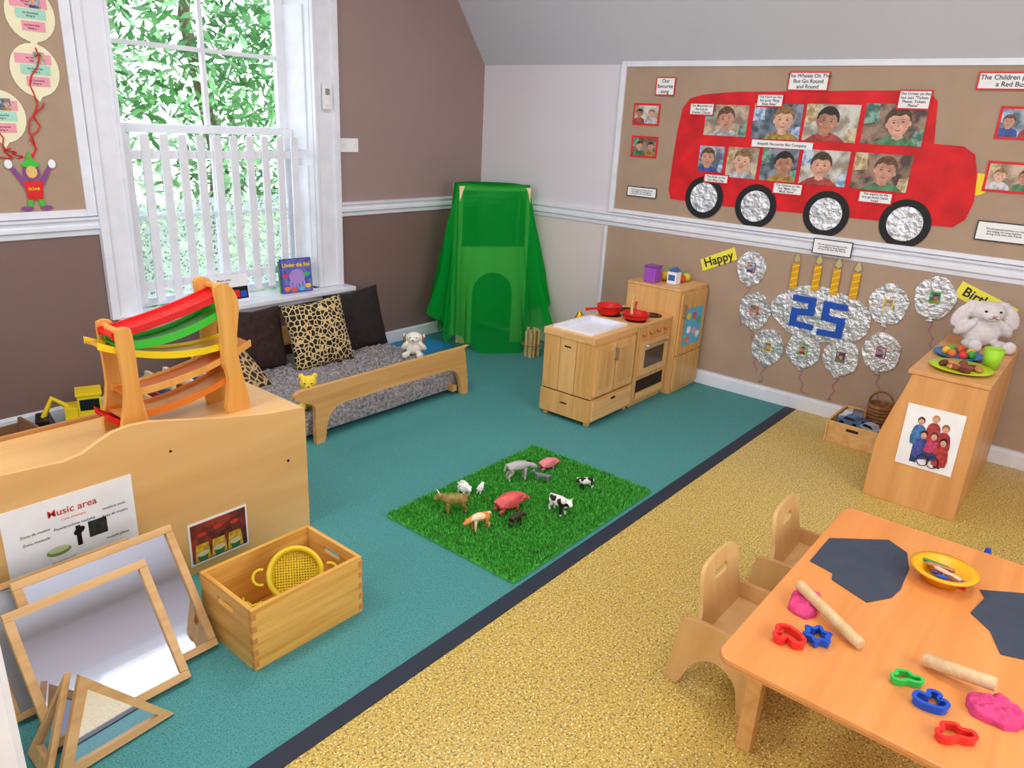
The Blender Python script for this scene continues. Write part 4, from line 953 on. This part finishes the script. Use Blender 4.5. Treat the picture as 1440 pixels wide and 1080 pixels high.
cc=['#c03028','#2a50b0','#8a5a3a','#e8c0a0','#50306a','#e08030','#2a2a30','#b87850','#d8d0c0','#c83050','#3a7a4a']
for i in range(11):
    Mx=T3(c[0]-.032+.0065*i,c[1]-.033+.0065*i,TZ+.026+.005*(i%4),1.2+.5*math.sin(i*2.1),0,.08*math.sin(i)); k=mat('crayon%d'%i,cc[i],.4)
    w.cyl((-.042,0,0),(.035,0,0),.007,k,seg=10,M=Mx); w.cyl((.035,0,0),(.046,0,0),.006,k,.002,10,Mx)
w.done()
RPW=wood('rolling_pin_wood','#dcbe92','#cda878',0,3,.5,40)
def pin(name,a_,b_,r_):
    w=MB(name); a_=Vector(a_);b_=Vector(b_);d=b_-a_
    w.tube([a_,a_+d*.03,a_+d*.97,b_],[r_*.85,r_,r_,r_*.85],RPW,18); return w.done()
DOU=mat('pink_playdough','#d8407a',.75,nz=(30,.2),bump=(35,.8,.01))
def dough(name,cx,cy,rx,ry,h,seed):
    w=MB(name); n=48;vs=[];fs=[];R_=14
    for j in range(R_+1):
        ph=math.pi/2*j/R_
        for i in range(n):
            t=2*math.pi*i/n; k=1+.08*math.sin(2*t+seed)+.05*math.sin(5*t+seed*2)+.03*math.sin(11*t); s_=math.sin(ph)**.8
            x=rx*k*s_*math.cos(t);y=ry*k*s_*math.sin(t)
            vs.append((cx+x,cy+y,TZ+(h*math.cos(ph)**.6*(1+.5*noise.noise(Vector((x*40,y*40,seed)))+.25*noise.noise(Vector((x*110,y*110,seed)))) if j<R_ else 0)))
    for j in range(R_):
        for i in range(n): fs.append((j*n+i,(j+1)*n+i,(j+1)*n+(i+1)%n,j*n+(i+1)%n))
    w.add(vs,fs,DOU,None,True); return w.done()
dough('playdough_lump',-2.895,-3.965,.07,.05,.025,1); dough('playdough_lump',-3.015,-4.475,.055,.062,.032,4)
pin('mini_rolling_pin',(-2.875,-3.93,TZ+.046),(-3.0,-4.15,TZ+.018),.0165)
pin('mini_rolling_pin',(-2.945,-4.295,TZ+.020),(-2.965,-4.46,TZ+.048),.018)
def cutter(name,cx,cy,rz,m,shape,s=1):
    w=MB(name); pts=smoothpoly(shape,4); n=len(pts)
    M=T3(cx,cy,TZ,rz,s=s)
    for h0,h1,th in((0,.018,.0016),(.018,.022,.005)):
        out=[];inn=[]
        for i in range(n):
            p=Vector(pts[i]); d=(Vector(pts[(i+1)%n])-Vector(pts[i-1])).normalized(); nn=Vector((d.y,-d.x)); out.append(p+nn*th); inn.append(p-nn*th)
        vs=[(p.x,p.y,h) for h in(h0,h1) for p in out]+[(p.x,p.y,h) for h in(h0,h1) for p in inn]
        fs=[]
        for i in range(n):
            j=(i+1)%n
            fs+=[(i,j,n+j,n+i),(2*n+i,3*n+i,3*n+j,2*n+j),(n+i,n+j,3*n+j,3*n+i),(i,2*n+i,2*n+j,j)]
        w.add(vs,fs,m,M)
    return w.done()
carS=[(-.04,-.02),(-.02,-.024),(.0,-.018),(.02,-.024),(.04,-.02),(.042,.0),(.02,.006),(.012,.022),(-.018,.022),(-.026,.004),(-.042,.0)]
duck=[(-.04,-.01),(-.02,-.026),(.02,-.026),(.036,-.008),(.03,.008),(.016,.006),(.022,.024),(.008,.034),(-.006,.026),(-.006,.008),(-.03,.012)]
star=[(.036*math.cos(math.pi*i/6)*(1 if i%2 else .62),.036*math.sin(math.pi*i/6)*(1 if i%2 else .62)) for i in range(12)]
RP=mat('cutter_red','#e83028',.3);BP=mat('cutter_blue','#1a52c0',.3);GP=mat('cutter_green','#30c050',.3)
cutter('cookie_cutter',-3.10,-3.985,1.2,RP,duck,1.1); cutter('cookie_cutter',-3.04,-4.045,.7,BP,star,1.05)
cutter('cookie_cutter',-3.045,-4.275,-1.0,GP,carS,.85); cutter('cookie_cutter',-3.095,-4.345,-1.3,BP,duck,1.0); cutter('cookie_cutter',-3.175,-4.41,-.9,RP,carS,1.0)
w=MB('blue_floor_toy'); w.ball((-1.38,-4.30,.03),(.05,.03,.03),BLU); w.cyl((-1.36,-4.30,.05),(-1.36,-4.30,.085),.018,BLU,.01); w.done()

# ---------------------------------------------------------------- lights
wd=bpy.data.worlds.new('world'); scene.world=wd; wd.use_nodes=True; nt=wd.node_tree; bg=nt.nodes['Background']
bg.inputs['Color'].default_value=(.84,.92,1,1); bg.inputs['Strength'].default_value=3.2
def area(name,loc,rot,sx,sy,pw,col=(1,.975,.94)):
    l=bpy.data.lights.new(name,'AREA'); l.shape='RECTANGLE'; l.size=sx; l.size_y=sy; l.energy=pw; l.color=col
    o=bpy.data.objects.new(name,l); o.location=loc; o.rotation_euler=rot; scene.collection.objects.link(o); return o
for i,(x,y) in enumerate([(-2.4,-2.0),(-2.4,-4.4),(-4.8,-2.0),(-4.8,-4.4)]):
    w=MB('ceiling_light'); w.box(x-.62,x+.62,y-.32,y+.32,3.22,3.28,WH); w.done()
    area('ceiling_lamp',(x,y,3.205),(0,0,0),1.2,.6,27 if y>-3 else 22)
area('soft_fill_lamp',(-3.2,Y0+.02,1.75),(math.radians(90),0,0),2.55,1.65,58,(.95,.97,1))  # added soft fill from behind the camera, set in the invented back window
area('soft_fill_lamp',(X0+.02,-2.6,1.75),(0,math.radians(-90),0),1.65,2.35,42,(.95,.97,1))  # added soft fill in the invented left window
s=bpy.data.lights.new('sun','SUN'); s.energy=4.0; s.angle=.05; s.color=(1,.98,.94); o=bpy.data.objects.new('sun',s)
dirv=Vector((-.55,.45,-.70)); o.rotation_euler=dirv.to_track_quat('-Z','Y').to_euler(); scene.collection.objects.link(o)
